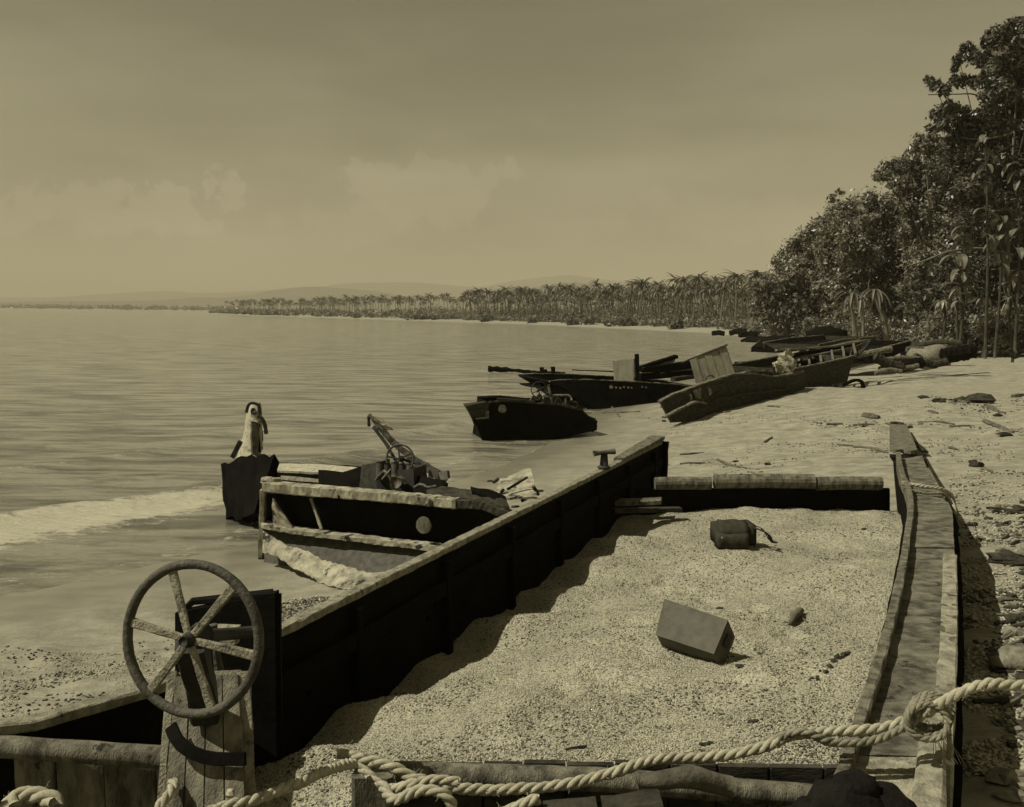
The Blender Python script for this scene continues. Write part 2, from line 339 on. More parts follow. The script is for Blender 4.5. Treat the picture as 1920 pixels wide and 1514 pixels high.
def sandmat():
    m = bpy.data.materials.new('beach_sand'); m.use_nodes = True; nt = m.node_tree; N = nt.nodes.new; L = nt.links.new; b = nt.nodes['Principled BSDF']
    g = N('ShaderNodeNewGeometry'); at = N('ShaderNodeAttribute'); at.attribute_name = 'shore'
    def noise(s, dt=6, st=None, ro=.6):
        n = N('ShaderNodeTexNoise'); n.inputs['Scale'].default_value = s; n.inputs['Detail'].default_value = dt; n.inputs['Roughness'].default_value = ro
        if st:
            mp = N('ShaderNodeMapping'); mp.inputs['Scale'].default_value = st; L(g.outputs['Position'], mp.inputs[0]); L(mp.outputs[0], n.inputs['Vector'])
        else: L(g.outputs['Position'], n.inputs['Vector'])
        return n.outputs[0]
    def ramp(x, p0, c0, p1, c1):
        r = N('ShaderNodeValToRGB'); e = r.color_ramp.elements; e[0].position = p0; e[0].color = c0; e[1].position = p1; e[1].color = c1; L(x, r.inputs[0]); return r.outputs[0]
    def mix(f, a, bb):
        mx = N('ShaderNodeMix'); mx.data_type = 'RGBA'; L(f, mx.inputs['Factor'])
        for k, v in (('A', a), ('B', bb)):
            if isinstance(v, tuple): mx.inputs[k].default_value = v
            else: L(v, mx.inputs[k])
        return mx.outputs['Result']
    dry = ramp(noise(2.2, 12, (1, 1.6, 1), .8), .38, S(.17), .62, S(.36))
    speck = ramp(noise(55, 3), .60, (0, 0, 0, 1), .68, (1, 1, 1, 1)); patch = ramp(noise(.9, 4), .5, (0, 0, 0, 1), .66, (.85, .85, .85, 1))
    mu = N('ShaderNodeMath'); mu.operation = 'MULTIPLY'; L(speck, mu.inputs[0]); L(patch, mu.inputs[1])
    dry = mix(mu.outputs[0], dry, S(.07))
    ad = N('ShaderNodeMath'); ad.operation = 'MULTIPLY_ADD'; L(noise(.5, 5), ad.inputs[0]); ad.inputs[1].default_value = 2.4; L(at.outputs['Fac'], ad.inputs[2])
    wet = N('ShaderNodeMapRange'); wet.inputs['From Min'].default_value = 2.0; wet.inputs['From Max'].default_value = 4.4; L(ad.outputs[0], wet.inputs['Value'])
    wetc = ramp(noise(1.2, 6, (1, 2.5, 1)), .3, S(.15), .7, S(.23))
    L(mix(wet.outputs[0], wetc, dry), b.inputs['Base Color'])
    rg = N('ShaderNodeMapRange'); rg.inputs['To Min'].default_value = .28; rg.inputs['To Max'].default_value = .95; L(wet.outputs[0], rg.inputs['Value']); L(rg.outputs[0], b.inputs['Roughness'])
    b.inputs['Specular IOR Level'].default_value = .35
    bm = N('ShaderNodeBump'); bm.inputs['Strength'].default_value = .8; bm.inputs['Distance'].default_value = .02; L(noise(28, 9, None, .7), bm.inputs['Height'])
    bs = N('ShaderNodeMath'); bs.operation = 'MULTIPLY_ADD'; L(wet.outputs[0], bs.inputs[0]); bs.inputs[1].default_value = .75; bs.inputs[2].default_value = .12; L(bs.outputs[0], bm.inputs['Strength'])
    L(bm.outputs[0], b.inputs['Normal']); return m
M['sand'] = sandmat()
beach = obj('beach', V, Fq, M['sand'], smooth=True); tag(beach, kind='structure'); attr(beach.data, 'shore', np.clip(d, -50, 50))

# ---------------------------------------------------------------- sea
def seamat():
    m = bpy.data.materials.new('sea_water'); m.use_nodes = True; nt = m.node_tree; N = nt.nodes.new; L = nt.links.new; b = nt.nodes['Principled BSDF']
    g = N('ShaderNodeNewGeometry')
    def noise(s, dt, st, ro=.6, dist=0):
        n = N('ShaderNodeTexNoise'); n.inputs['Scale'].default_value = s; n.inputs['Detail'].default_value = dt; n.inputs['Roughness'].default_value = ro; n.inputs['Distortion'].default_value = dist
        mp = N('ShaderNodeMapping'); mp.inputs['Scale'].default_value = st; mp.inputs['Rotation'].default_value = (0, 0, R(-8)); L(g.outputs['Position'], mp.inputs[0]); L(mp.outputs[0], n.inputs['Vector']); return n.outputs[0]
    at = N('ShaderNodeAttribute'); at.attribute_name = 'foam'
    f = N('ShaderNodeMath'); f.operation = 'MULTIPLY_ADD'; L(noise(5, 9, (.6, 1, 1), .75, .4), f.inputs[0]); f.inputs[1].default_value = 2.1; L(at.outputs['Fac'], f.inputs[2])
    mr = N('ShaderNodeMapRange'); mr.inputs['From Min'].default_value = 1.42; mr.inputs['From Max'].default_value = 1.68; L(f.outputs[0], mr.inputs['Value'])
    mx = N('ShaderNodeMix'); mx.data_type = 'RGBA'; L(mr.outputs[0], mx.inputs['Factor']); mx.inputs['B'].default_value = S(.62)
    r = N('ShaderNodeValToRGB'); e = r.color_ramp.elements; e[0].position = .41; e[0].color = S(.13); e[1].position = .56; e[1].color = S(.38); L(noise(1.0, 10, (.30, 1.35, 1), .72, .3), r.inputs[0]); L(r.outputs[0], mx.inputs['A'])  # dark ripple shading and bright wave faces painted into the water colour
    L(mx.outputs['Result'], b.inputs['Base Color'])
    rr = N('ShaderNodeMapRange'); rr.inputs['To Min'].default_value = .12; rr.inputs['To Max'].default_value = .9; L(mr.outputs[0], rr.inputs['Value']); L(rr.outputs[0], b.inputs['Roughness'])
    b.inputs['IOR'].default_value = 1.33
    h1 = noise(1.7, 9, (.34, 1.3, 1), .68); h2 = noise(.16, 4, (.5, 1.6, 1), .5)
    ad = N('ShaderNodeMath'); ad.operation = 'MULTIPLY_ADD'; L(h2, ad.inputs[0]); ad.inputs[1].default_value = 1.2; L(h1, ad.inputs[2])
    bp = N('ShaderNodeBump'); bp.inputs['Strength'].default_value = 1.0; bp.inputs['Distance'].default_value = .38; L(ad.outputs[0], bp.inputs['Height']); L(bp.outputs[0], b.inputs['Normal'])
    return m
M['sea'] = seamat()
x, y, na, nr = polar(4.0, 11500, 420)
d = sdist(x, y)
far = np.clip((70-np.hypot(x, y))/60, 0, 1)
ripple = (vnoise(x*.5, y*1.3, .9, 11)-.5)*.05+(vnoise(x*.4, y*1.2, 2.6, 12)-.5)*.10
dd = d+(vnoise(x, y, 2.2, 13)-.5)*1.1
left = np.clip((1.0-x)/3, 0, 1)*np.clip((x+60)/30, 0, 1)
ridge = np.exp(-((dd+3.1)/.42)**2)*.13*left; ridge2 = np.exp(-((dd+7.5)/.6)**2)*.06*left
z = far*np.clip(-d/1.2, 0, 1)*(ripple+ridge+ridge2)
lf2 = np.clip((-3.0-x)/2.5, 0, 1)
foam = np.exp(-((dd+2.5)/.8)**2)*.90*lf2+np.exp(-((dd+.5)/.22)**2)*.35*np.clip((30-y)/10, 0, 1)+np.exp(-((dd+7.4)/.3)**2)*.28*left
keep = d < 6
V = np.stack([x, y, z], 1); Fq = gridfaces(na, nr)[:, ::-1]
Fq = Fq[(keep[Fq]).all(1)]
sea = obj('sea', V, Fq, M['sea'], smooth=True); tag(sea, kind='structure'); attr(sea.data, 'foam', foam)

# ---------------------------------------------------------------- hills
def ridge_mesh(name, Y, pts, base, depth, seed, matn):
    n = 160; xs = np.linspace(pts[0][0], pts[-1][0], n); hs = np.interp(xs, [p[0] for p in pts], [p[1] for p in pts])
    k = 14; V = []
    for j in range(k):
        t = j/(k-1)
        for i in range(n):
            X = (xs[i]-CX)/F*Y*(1+t*depth/Y); hh = hs[i]/F*Y
            prof = math.sin(math.pi*min(1, t*1.15)) if t < .87 else 0
            V.append((X, Y+t*depth, base+hh*prof*(.86+.28*float(vnoise([i*13.], [j*17.+seed], 60, seed)[0]))))
    V = np.array(V); Fq = np.array([(j*n+i, j*n+i+1, (j+1)*n+i+1, (j+1)*n+i) for j in range(k-1) for i in range(n-1)])
    return tag(obj(name, V, Fq, M[matn], smooth=True), kind='structure')
M['hill'] = mat('forested_hill', S(.06), S(.12), .02, .95, 0, 1, .05)
ridge_mesh('hills', 3400, [(-500, 8), (-100, 14), (100, 20), (300, 26), (420, 30), (520, 48), (590, 56), (680, 52), (760, 38), (860, 36), (900, 44), (1000, 66), (1080, 70), (1180, 56), (1300, 40), (1500, 30), (1900, 40), (2500, 20)], -8, 1400, 3, 'hill')
ridge_mesh('hills', 5600, [(-800, 10), (0, 22), (200, 30), (330, 40), (480, 44), (640, 60), (780, 66), (900, 58), (1060, 80), (1250, 62), (1400, 70), (1700, 50), (2600, 30)], -8, 1500, 9, 'hill')
# ================================================================ foreground boat
def B(u, v, z): return Vector((.399*u+.917*v, .917*u-.399*v, z))
def bend(u): return float(np.interp(u, [2.0, 2.35, 2.7, 3.2, 4.0], [-1.35, -.72, -.25, -.05, 0]))
boat = empty('landing_craft', B(6, -1.6, .2), 'large wooden landing craft in the foreground, its hold filled with shingle', 'wrecked boat')
GZ = 1.25
# port side: a planked wall with a few holes in it, the light beach shows through
def wall_with_holes(v0, u0, u1, z0, z1, th, holes):
    nu = int((u1-u0)/.045); nz = int((z1-z0)/.045); Vv = []
    for side in (0, 1):
        for i in range(nu+1):
            for k in range(nz+1):
                u = u0+(u1-u0)*i/nu; z = z0+(z1-z0)*k/nz
                j = .006*math.sin(z*38)*(1 if side else -1)+random.uniform(-.003, .003)
                Vv.append(B(u, v0+bend(u)+(th if side else 0)+j+.03*(1-(z-z0)/(z1-z0)), z))
    m = nz+1; b = (nu+1)*m; f = []; gone = set()
    for hu, hzz, w, h in holes:
        for i in range(nu):
            for k in range(nz):
                if abs(u0+(i+.5)*(u1-u0)/nu-hu) < w and abs(z0+(k+.5)*(z1-z0)/nz-hzz) < h: gone.add((i, k))
    for i in range(nu):
        for k in range(nz):
            a = i*m+k
            if (i, k) in gone:
                for (e, g, t) in (((i-1, k), (a, a+1), 0), ((i+1, k), (a+m+1, a+m), 0), ((i, k-1), (a+m, a), 0), ((i, k+1), (a+1, a+m+1), 0)):
                    if e not in gone: f.append((g[0], g[1], g[1]+b, g[0]+b))
                continue
            f.append((a, a+1, a+m+1, a+m)); f.append((b+a, b+a+m, b+a+m+1, b+a+1))
    for i in range(nu):
        a = i*m+nz; f.append((a, b+a, b+a+m, a+m)); a = i*m; f.append((a, a+m, b+a+m, b+a))
    for k in range(nz):
        a = k; f.append((a, b+a, b+a+1, a+1)); a = nu*m+k; f.append((a, a+1, b+a+1, b+a))
    return Vv, f
def wallhit(px, py, v0=-3.2):
    d = ray(px, py); s = (v0-(.917*EYE.x-.399*EYE.y))/(.917*d.x-.399*d.y); p = EYE+d*s; return .399*p.x+.917*p.y, p.z
holes = []
for px, py, w, h in ((818, 1136, .035, .05), (805, 1160, .02, .02), (585, 1302, .024, .04), (812, 1108, .02, .02), (1195, 960, .02, .02)):
    hu, hh = wallhit(px, py); holes.append((hu, hh, w, h))
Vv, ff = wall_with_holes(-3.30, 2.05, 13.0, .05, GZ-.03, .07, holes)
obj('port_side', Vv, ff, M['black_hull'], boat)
cp = MB(); cp.sweep([B(u, -3.26+bend(u), GZ) for u in (2.05, 2.2, 2.35, 2.5, 2.7, 2.95, 3.2, 3.6, 4.0, 6, 8, 10, 12, 13.0)], [.085, .09], .05, jit=.003, seg=160); cp.build('cap_rail', M['cap_wood'], boat)
cp = MB(); cp.sweep([B(10.9, -3.27, GZ+.03), B(13.0, -3.31, GZ+.06)], [.13, .22], .05, jit=.003, seg=24); cp.build('bow_plank', M['old_wood'], boat)
cp = MB(); cp.sweep([B(12.93, -3.24, .1), B(12.96, -3.24, GZ+.01)], .20, .09, up=B(1, 0, 0), jit=.008, seg=8); cp.build('stem_post', M['black_hull'], boat)
for k in range(8):
    u = 3.6+k*1.25; q = MB(); q.sweep([B(u, -3.18, .1), B(u, -3.20, GZ-.06)], .09, .07, up=B(1, 0, 0), jit=.004, seg=6); q.build('rib', M['black_hull'], boat)
q = MB(); q.sweep([B(4.0, -3.19, .98), B(12.8, -3.19, .98)], .045, .12, jit=.004, seg=40); q.build('stringer', M['black_hull'], boat)
# mooring bitt on the port rail
c = Z(1145, 878, GZ+.04); c = B(.399*c.x+.917*c.y, -3.24, GZ+.04)
q = MB(); q.tube([c, c+Vector((0, 0, .17))], [.055, .035, .04], n=10); q.blob(c+Vector((0, 0, .0)), .085, .1, 10, (1, 1, .35))
bt = q.build('mooring_bitt', M['iron'], boat, True)
q = MB(); q.tube([c+Vector((-.13, -.03, .17)), c+Vector((.13, .03, .19))], [.036, .026, .026, .036], n=10, seg=6); q.build('crossbar', M['rust'], bt, True)
# starboard side deck, coaming and outer rail
RAIL = [(1668, 855), (1674, 890), (1688, 925), (1691, 960), (1687, 1000), (1678, 1060), (1664, 1130), (1640, 1225), (1606, 1335), (1572, 1440), (1538, 1560)]
EDGE = [(1727, 850), (1748, 905), (1782, 960), (1787, 1010), (1791, 1100), (1790, 1200), (1787, 1300), (1782, 1400), (1777, 1514), (1772, 1620)]
DZ = 1.17
inner = [Z(a+16, b, DZ+.06) for a, b in RAIL]; outer = [Z(a, b, DZ) for a, b in EDGE]
q = MB(); q.sweep(smooth_path(inner, 60), .055, .15, jit=.0035, off=(0, -.02)); q.build('coaming', M['old_wood'], boat)
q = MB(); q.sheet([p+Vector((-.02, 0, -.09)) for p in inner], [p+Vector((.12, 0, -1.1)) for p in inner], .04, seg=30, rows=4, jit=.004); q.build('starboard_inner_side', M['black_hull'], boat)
# deck boards in lengths
inn = smooth_path([p+Vector((.03, 0, -.06)) for p in inner], 120); ou = smooth_path(outer, 120)
def at(path, Y):
    for a, b in zip(path, path[1:]):
        if (a.y-Y)*(b.y-Y) <= 0 and abs(a.y-b.y) > 1e-6: return a.lerp(b, (Y-a.y)/(b.y-a.y))
    return path[0].copy() if abs(path[0].y-Y) < abs(path[-1].y-Y) else path[-1].copy()
cuts = [(2.3, 3.75, 0), (3.76, 5.6, .0), (5.612, 7.35, -.012), (7.36, 9.25, .004), (9.35, 10.9, -.02), (10.92, 12.6, -.03)]
for y0, y1, dz in cuts:
    A = [at(inn, y0+(y1-y0)*k/10)+Vector((0, 0, dz)) for k in range(11)]; Bq = [at(ou, y0+(y1-y0)*k/10)+Vector((0, 0, dz)) for k in range(11)]
    for a in A: a.z = DZ+dz
    for a in Bq: a.z = DZ+dz
    q = MB(); q.sheet(A, Bq, -.045 if False else .045, seg=18, rows=5, jit=.004, edge=.01); q.build('deck_board', M['deck_pale' if y0 < 3 else 'deck_wood'], boat)
ed = [at(ou, 2.3+7.2*k/40) for k in range(41)]
q = MB(); q.sweep([p+Vector((-.04, 0, .012)) for p in ed if p.y < 7.3], .10, .075, jit=.004); q.build('outer_rail', M['deck_pale'], boat)
q = MB(); q.sweep([p+Vector((-.04, 0, .0)) for p in ed if p.y > 7.32]+[at(ou, 9.6), at(ou, 11.5)], .05, .05, jit=.006); q.build('outer_rail', M['old_wood'], boat)
q = MB(); top = [at(ou, 2.2+10.4*k/30)+Vector((0, 0, -.03)) for k in range(31)]
q.sheet(top, [p+Vector((-.03, 0, -.95)) for p in top], .05, seg=40, rows=4, jit=.006); q.build('starboard_side', M['black_hull'], boat)
q = MB(); q.sheet([Z(1668, 852, 1.2), Z(1729, 852, 1.2)], [Z(1668, 852, .3), Z(1729, 852, .3)], .05, seg=4, rows=3); q.build('end_board', M['dark_hull'], boat)
# fender timber lashed on the near end of the starboard rail
q = MB(); q.sweep([Z(1752, 1330, 1.24), Z(1748, 1400, 1.24), Z(1740, 1520, 1.24), Z(1735, 1640, 1.22)], [.10, .13], .07, jit=.004, seg=14, chamfer=.25); q.build('rail_block', M['deck_pale'], boat)
q = MB(); q.tube([Z(1757, 1262, DZ+.012), Z(1775, 1262, DZ+.012)], .012, n=6); q.blob(Z(1722, 1262, DZ+.01), .022, .1, 8, (1.3, 1, .4)); q.build('bolt', M['iron'], boat)
# far cross beam: three half-round timbers over a dark board wall
for x0, x1, yy, r in ((1228, 1333, 907, .082), (1339, 1526, 903, .092), (1530, 1652, 907, .086)):
    q = MB(); q.tube([U(x0, yy, 11.45), U((x0+x1)/2, yy-1, 11.45), U(x1, yy, 11.45)], r, n=14, jit=.03, seg=8); q.build('cross_timber', M['old_wood'], boat)
q = MB(); q.sheet([U(1190, 915, 11.56), U(1665, 915, 11.56)], [U(1190, 1010, 11.56), U(1665, 1010, 11.56)], .06, seg=12, rows=4, jit=.004); q.build('cross_bulkhead', M['black_hull'], boat)
q = MB(); q.sweep([U(1110, 943, 11.2), U(1240, 940, 11.0)], .2, .06, jit=.004, seg=6); q.build('loose_plank', M['old_wood'], boat)
q = MB(); q.sweep([U(1150, 958, 10.7), U(1276, 955, 10.9)], .12, .05, jit=.004, seg=6); q.build('loose_plank', M['dark_hull'], boat)
# near cross bulkhead: rail, planks, post
q = MB(); q.tube([U(-260, 1387, 3.82), U(0, 1400, 3.80), U(320, 1421, 3.76)], .048, n=12, jit=.04, seg=16); q.build('cross_rail', M['old_wood'], boat, True)
q = MB(); q.tube([U(738, 1450, 3.86), U(1120, 1462, 3.84), U(1500, 1492, 3.8), U(1580, 1500, 3.8)], .052, n=12, jit=.04, seg=20); q.build('cross_rail', M['old_wood'], boat, True)
X = U(-250, 1400, 3.85).x; xe = U(320, 1420, 3.8).x; k = 0
while X < xe-.05:
    w = random.uniform(.16, .24); w = min(w, xe-X)
    yy = 3.86-(X+2.3)*.035; t = -k % 3*.006
    q = MB(); q.sweep([Vector((X+w/2, yy+t, .45)), Vector((X+w/2, yy+t, 1.13))], w-.008, .035, up=(0, 1, 0), jit=.002, seg=6); q.build('plank', M['old_wood'], boat); X += w; k += 1
X = U(745, 1450, 3.86).x; xe = U(1570, 1490, 3.8).x
while X < xe:
    w = random.uniform(.16, .26)
    q = MB(); q.sweep([Vector((X+w/2, 3.9+random.uniform(0, .012), .45)), Vector((X+w/2, 3.9, 1.1+random.uniform(-.02, .0)))], w-.008, .035, up=(0, 1, 0), jit=.002, seg=6); q.build('plank', M['dark_hull'], boat); X += w
q = MB(); q.sweep([U(705, 1700, 3.62), U(700, 1446, 3.62)], .17, .13, up=(0, 1, 0), jit=.005, seg=8); q.build('post', M['old_wood'], boat)
q = MB(); q.tube([U(1195, 1470, 3.45), U(1290, 1456, 3.45), U(1370, 1475, 3.5)], [.03, .045, .04], n=10, jit=.06, seg=8); q.build('broken_spar', M['drift'], boat, True)
for (a, b_, c_, d_, yd) in ((1130, 1520, 1240, 1508, 3.2), (1020, 1530, 1120, 1522, 3.2)):
    q = MB(); q.sweep([U(a, b_, yd), U(c_, d_, yd)], .12, .06, jit=.004, seg=4); q.build('floor_timber', M['dark_hull'], boat)
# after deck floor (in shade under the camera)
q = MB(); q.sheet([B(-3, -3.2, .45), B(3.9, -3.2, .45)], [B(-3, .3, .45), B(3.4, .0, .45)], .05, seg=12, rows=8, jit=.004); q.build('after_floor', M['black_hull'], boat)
# wheel stand
def box8(pts_front, depth_dir, d): # pts_front list of 4 corners
    a = [Vector(p) for p in pts_front]; b = [p+Vector(depth_dir)*d for p in a]
    return a+b, [(0, 1, 2, 3), (7, 6, 5, 4), (0, 4, 5, 1), (1, 5, 6, 2), (2, 6, 7, 3), (3, 7, 4, 0)]
q = MB(); q.sheet([U(326, 1262, 3.12), U(452, 1256, 3.06)], [U(292, 1620, 2.78), U(478, 1620, 2.72)], -.03, seg=8, rows=10, jit=.0015); st = q.build('wheel_stand', M['old_wood'], boat)
q = MB(); q.sweep([U(456, 1262, 3.05), U(463, 1400, 2.92), U(474, 1620, 2.72)], .045, .05, jit=.003, seg=10); q.build('stand_frame', M['cap_wood'], st)
q = MB(); q.sweep([U(325, 1262, 3.12), U(312, 1400, 2.97), U(296, 1620, 2.78)], .028, .05, jit=.003, seg=10); q.build('stand_frame', M['cap_wood'], st)
q = MB(); q.sheet([U(326, 1262, 3.12), U(326, 1262, 3.5)], [U(292, 1620, 2.8), U(292, 1620, 3.4)], .03, seg=3, rows=6); q.build('stand_side', M['dark_hull'], st)
for k in range(4):
    t0, t1 = k/4+.01, (k+1)/4-.01; A0, A1, B0, B1 = U(332, 1270, 3.08), U(450, 1266, 3.02), U(300, 1620, 2.74), U(470, 1620, 2.68)
    q = MB(); q.sheet([A0.lerp(A1, t0), A0.lerp(A1, t1)], [B0.lerp(B1, t0), B0.lerp(B1, t1)], .012, seg=2, rows=8, jit=.0015); q.build('plank', M['old_wood'], st)
q = MB(); q.sweep(smooth_path([U(320, 1362, 2.92), U(334, 1390, 2.88), U(362, 1412, 2.85), U(405, 1423, 2.83), U(460, 1423, 2.80)], 16), .042, .012, up=(0, -1, .3), jit=.001); q.build('rim_shadow_band', M['black_hull'], st)  # added black strip shaped like the wheel rim's shadow arc on the stand
q = MB(); q.blob(U(432, 1488, 2.66), .016, .1, 8); q.build('bolt', M['white'], st)
# square iron housing behind the wheel
hs = MB(); v, f = box8([U(328, 1150, 3.7), U(515, 1113, 3.55), U(519, 1420, 3.55), U(328, 1296, 3.7)], (.1, 1, 0), .05); hs.add(v, f)
v, f = box8([U(515, 1113, 3.55), U(519, 1113, 3.75), U(519, 1420, 3.75), U(519, 1420, 3.55)], (1, .2, 0), .02); hs.add(v, f)
hs.sheet([U(328, 1152, 3.7), U(345, 1128, 3.72), U(515, 1113, 3.55)], [U(330, 1150, 3.9), U(350, 1122, 3.95), U(512, 1104, 3.8)], .02, seg=5, rows=2)
hg = hs.build('control_housing', M['black_hull'], boat)
v, f = box8([U(400, 1178, 3.40), U(442, 1180, 3.38), U(440, 1212, 3.38), U(402, 1214, 3.40)], (.1, 1, 0), .05); q = MB(); q.add(v, f); q.build('name_plate', M['deck_pale'], hg)
q = MB(); q.tube([U(412, 1262, 3.3), U(398, 1172, 3.3)], [.02, .014, .02], n=8, seg=4); q.tube([U(430, 1300, 3.2), U(445, 1262, 3.2), U(455, 1298, 3.2)], .012, n=6); q.build('lever', M['rust'], hg)
# the wheel
def wheel(center, normal, D, rim, spokes, phase, mt, parent, mt2=None, flat=.022):
    n = Vector(normal).normalized(); upv = Vector((0, 0, 1)); a = upv.cross(n).normalized(); b = n.cross(a).normalized(); c = Vector(center)
    q = MB(); pts = [c+(a*math.cos(t)+b*math.sin(t))*(D/2-rim) for t in [2*math.pi*i/56 for i in range(57)]]; q.tube(pts, rim, n=10, jit=.03, caps=False)
    w = q.build('steering_wheel', mt, parent, True)
    for k in range(spokes):
        t = phase+2*math.pi*k/spokes; dirv = a*math.cos(t)+b*math.sin(t)
        s = MB(); s.sweep([c+dirv*.02+n*.012, c+dirv*(D*.25)+n*.006, c+dirv*(D/2-rim*1.2)], [flat*.85, flat*1.15], flat*.5, up=n, jit=.0008, seg=8, chamfer=.3); s.build('spoke', mt2 or mt, w)
    s = MB(); s.tube([c+n*.045, c+n*.02, c-n*.05], [.015, .03, .042], n=12, seg=6); s.tube([c-n*.04, c-n*.34+Vector((0, 0, -.05))], .02, n=8); s.build('hub', M['iron'], w, True)
    return w
wc = U(360, 1198, 2.6); az = R(14); nrm = Vector((-math.sin(az), -math.cos(az), .14))
wheel(wc, nrm, .468, .0148, 6, R(112), M['rust'], boat, M['cap_wood'], .026)
q = MB(); q.sweep([U(356, 1210, 2.72), U(378, 1290, 2.85), U(385, 1345, 2.95)], .09, .06, jit=.003, seg=6); q.build('wheel_bracket', M['iron'], st)

# ---------------------------------------------------------------- shingle in the hold
CP = [(590, 1390, .79), (740, 1310, .74), (870, 1260, .71), (960, 1170, .66), (1065, 1112, .60), (1120, 1060, .62), (1170, 1010, .66), (1280, 962, .56), (1400, 950, .72), (1500, 953, .76), (1650, 958, .84), (1660, 1080, .98), (1620, 1250, 1.06),
      (1560, 1400, 1.09), (1300, 1440, 1.08), (1100, 1435, 1.06), (750, 1432, 1.0), (640, 1425, .93), (1250, 1215, .88), (1385, 1030, .80), (1450, 1250, 1.0), (1000, 1330, .92)]
cps = [(*Z(a, b, z).xy, z) for a, b, z in CP]
for k in range(8): p = B(4.2+k, -3.1, 0); cps.append((p.x, p.y, .42))
for x_, y_, z_ in ((-1.2, 4.05, .38), (-1.5, 4.3, .38), (-1.05, 4.3, .42), (-1.7, 4.0, .38), (-1.0, 4.0, .45)): cps.append((x_, y_, z_))
for x_ in (1.6, 2.2, 2.8, 3.4, 4.0, 4.5): cps.append((x_, 11.5, .60)); cps.append((x_, 11.2, .64))
for q_ in ((1240, 1205), (1290, 1222), (1335, 1238), (1225, 1225), (1280, 1180)): p = Z(*q_, .86); cps.append((p.x, p.y, .85))
cps = np.array(cps)
_dr = random.Random(31); DENTS = [(_dr.uniform(.2, 3.6), 0) for _ in range(1)]
DENTS = [(*Z(a_, b_, .9).xy, r_) for a_, b_, r_ in ((1330, 1090, .11), (1290, 1060, .10), (1250, 1035, .10), (1480, 1180, .11), (1450, 1215, .1), (1400, 1300, .12), (1340, 1340, .11), (1120, 1250, .11), (1060, 1290, .1), (1000, 1360, .11), (1550, 1120, .1), (1580, 1080, .1), (1420, 1120, .09), (1180, 1150, .12), (900, 1370, .1))]
def dents(x, y):
    s = 0
    for a_, b_, r_ in DENTS: q_ = ((x-a_)**2+((y-b_)*.7)**2)/r_**2; s = s+.034*np.exp(-q_)-.012*np.exp(-(q_-1.6)**2)
    return s
def fillz(x, y):
    x = np.asarray(x); y = np.asarray(y); w = 0; s = 0
    for cx_, cy_, cz_ in cps:
        q = 1/(((x-cx_)**2+(y-cy_)**2)+.05)**1.6; w = w+q; s = s+q*cz_
    return s/w+(vnoise(x, y, .9, 21)-.5)*.07+(vnoise(x, y, .33, 22)-.5)*.035+(vnoise(x, y, .11, 23)-.5)*.016+(vnoise(x, y, .045, 24)-.5)*.009-dents(x, y)
def edges(Y):
    Lx = (-3.22+.399*Y)/.917; r = at(inn, Y).x+.0; return Lx, r
ns, ntt = 300, 420; Ys = np.linspace(3.93, 11.54, ntt)**1.0; V = []
Lr = np.array([edges(Yv) for Yv in Ys]); s_ = np.linspace(0, 1, ns)
XX = Lr[:, :1]+(Lr[:, 1:]-Lr[:, :1])*s_[None, :]; YY = np.repeat(Ys[:, None], ns, 1)
ZZ = fillz(XX.ravel(), YY.ravel())
V = np.stack([XX.ravel(), YY.ravel(), ZZ], 1); Fq = gridfaces(ns, ntt, False)
def gravelmat():
    m = bpy.data.materials.new('coral_shingle'); m.use_nodes = True; nt = m.node_tree; N = nt.nodes.new; L = nt.links.new; b = nt.nodes['Principled BSDF']
    g = N('ShaderNodeNewGeometry'); vo = N('ShaderNodeTexVoronoi'); vo.inputs['Scale'].default_value = 75; L(g.outputs['Position'], vo.inputs['Vector'])
    sp = N('ShaderNodeSeparateColor'); L(vo.outputs['Color'], sp.inputs[0])
    r = N('ShaderNodeValToRGB'); e = r.color_ramp.elements; e[0].position = .02; e[0].color = S(.12); e[1].position = .16; e[1].color = S(.31); e.new(1.0).color = S(.43); L(sp.outputs[0], r.inputs[0])
    nv = N('ShaderNodeTexNoise'); nv.inputs['Scale'].default_value = 1.6; nv.inputs['Detail'].default_value = 8; nv.inputs['Roughness'].default_value = .7; L(g.outputs['Position'], nv.inputs['Vector'])
    rv = N('ShaderNodeValToRGB'); rv.color_ramp.elements[0].position = .35; rv.color_ramp.elements[0].color = (.72, .72, .72, 1); rv.color_ramp.elements[1].position = .6; rv.color_ramp.elements[1].color = (1.06, 1.06, 1.06, 1); L(nv.outputs[0], rv.inputs[0])
    mm = N('ShaderNodeMix'); mm.data_type = 'RGBA'; mm.blend_type = 'MULTIPLY'; mm.inputs['Factor'].default_value = 1; L(r.outputs[0], mm.inputs['A']); L(rv.outputs[0], mm.inputs['B'])
    L(mm.outputs['Result'], b.inputs['Base Color']); b.inputs['Roughness'].default_value = .95; b.inputs['Specular IOR Level'].default_value = .15
    iv = N('ShaderNodeMath'); iv.operation = 'SUBTRACT'; iv.inputs[0].default_value = 1; L(vo.outputs['Distance'], iv.inputs[1])
    bp = N('ShaderNodeBump'); bp.inputs['Strength'].default_value = .9; bp.inputs['Distance'].default_value = .012; L(iv.outputs[0], bp.inputs['Height']); L(bp.outputs[0], b.inputs['Normal']); return m
M['gravel'] = gravelmat()
g = obj('shingle_fill', V, Fq, M['gravel'], smooth=True); tag(g, 'pale shingle filling the hold of the foreground landing craft', 'shingle', kind='stuff')
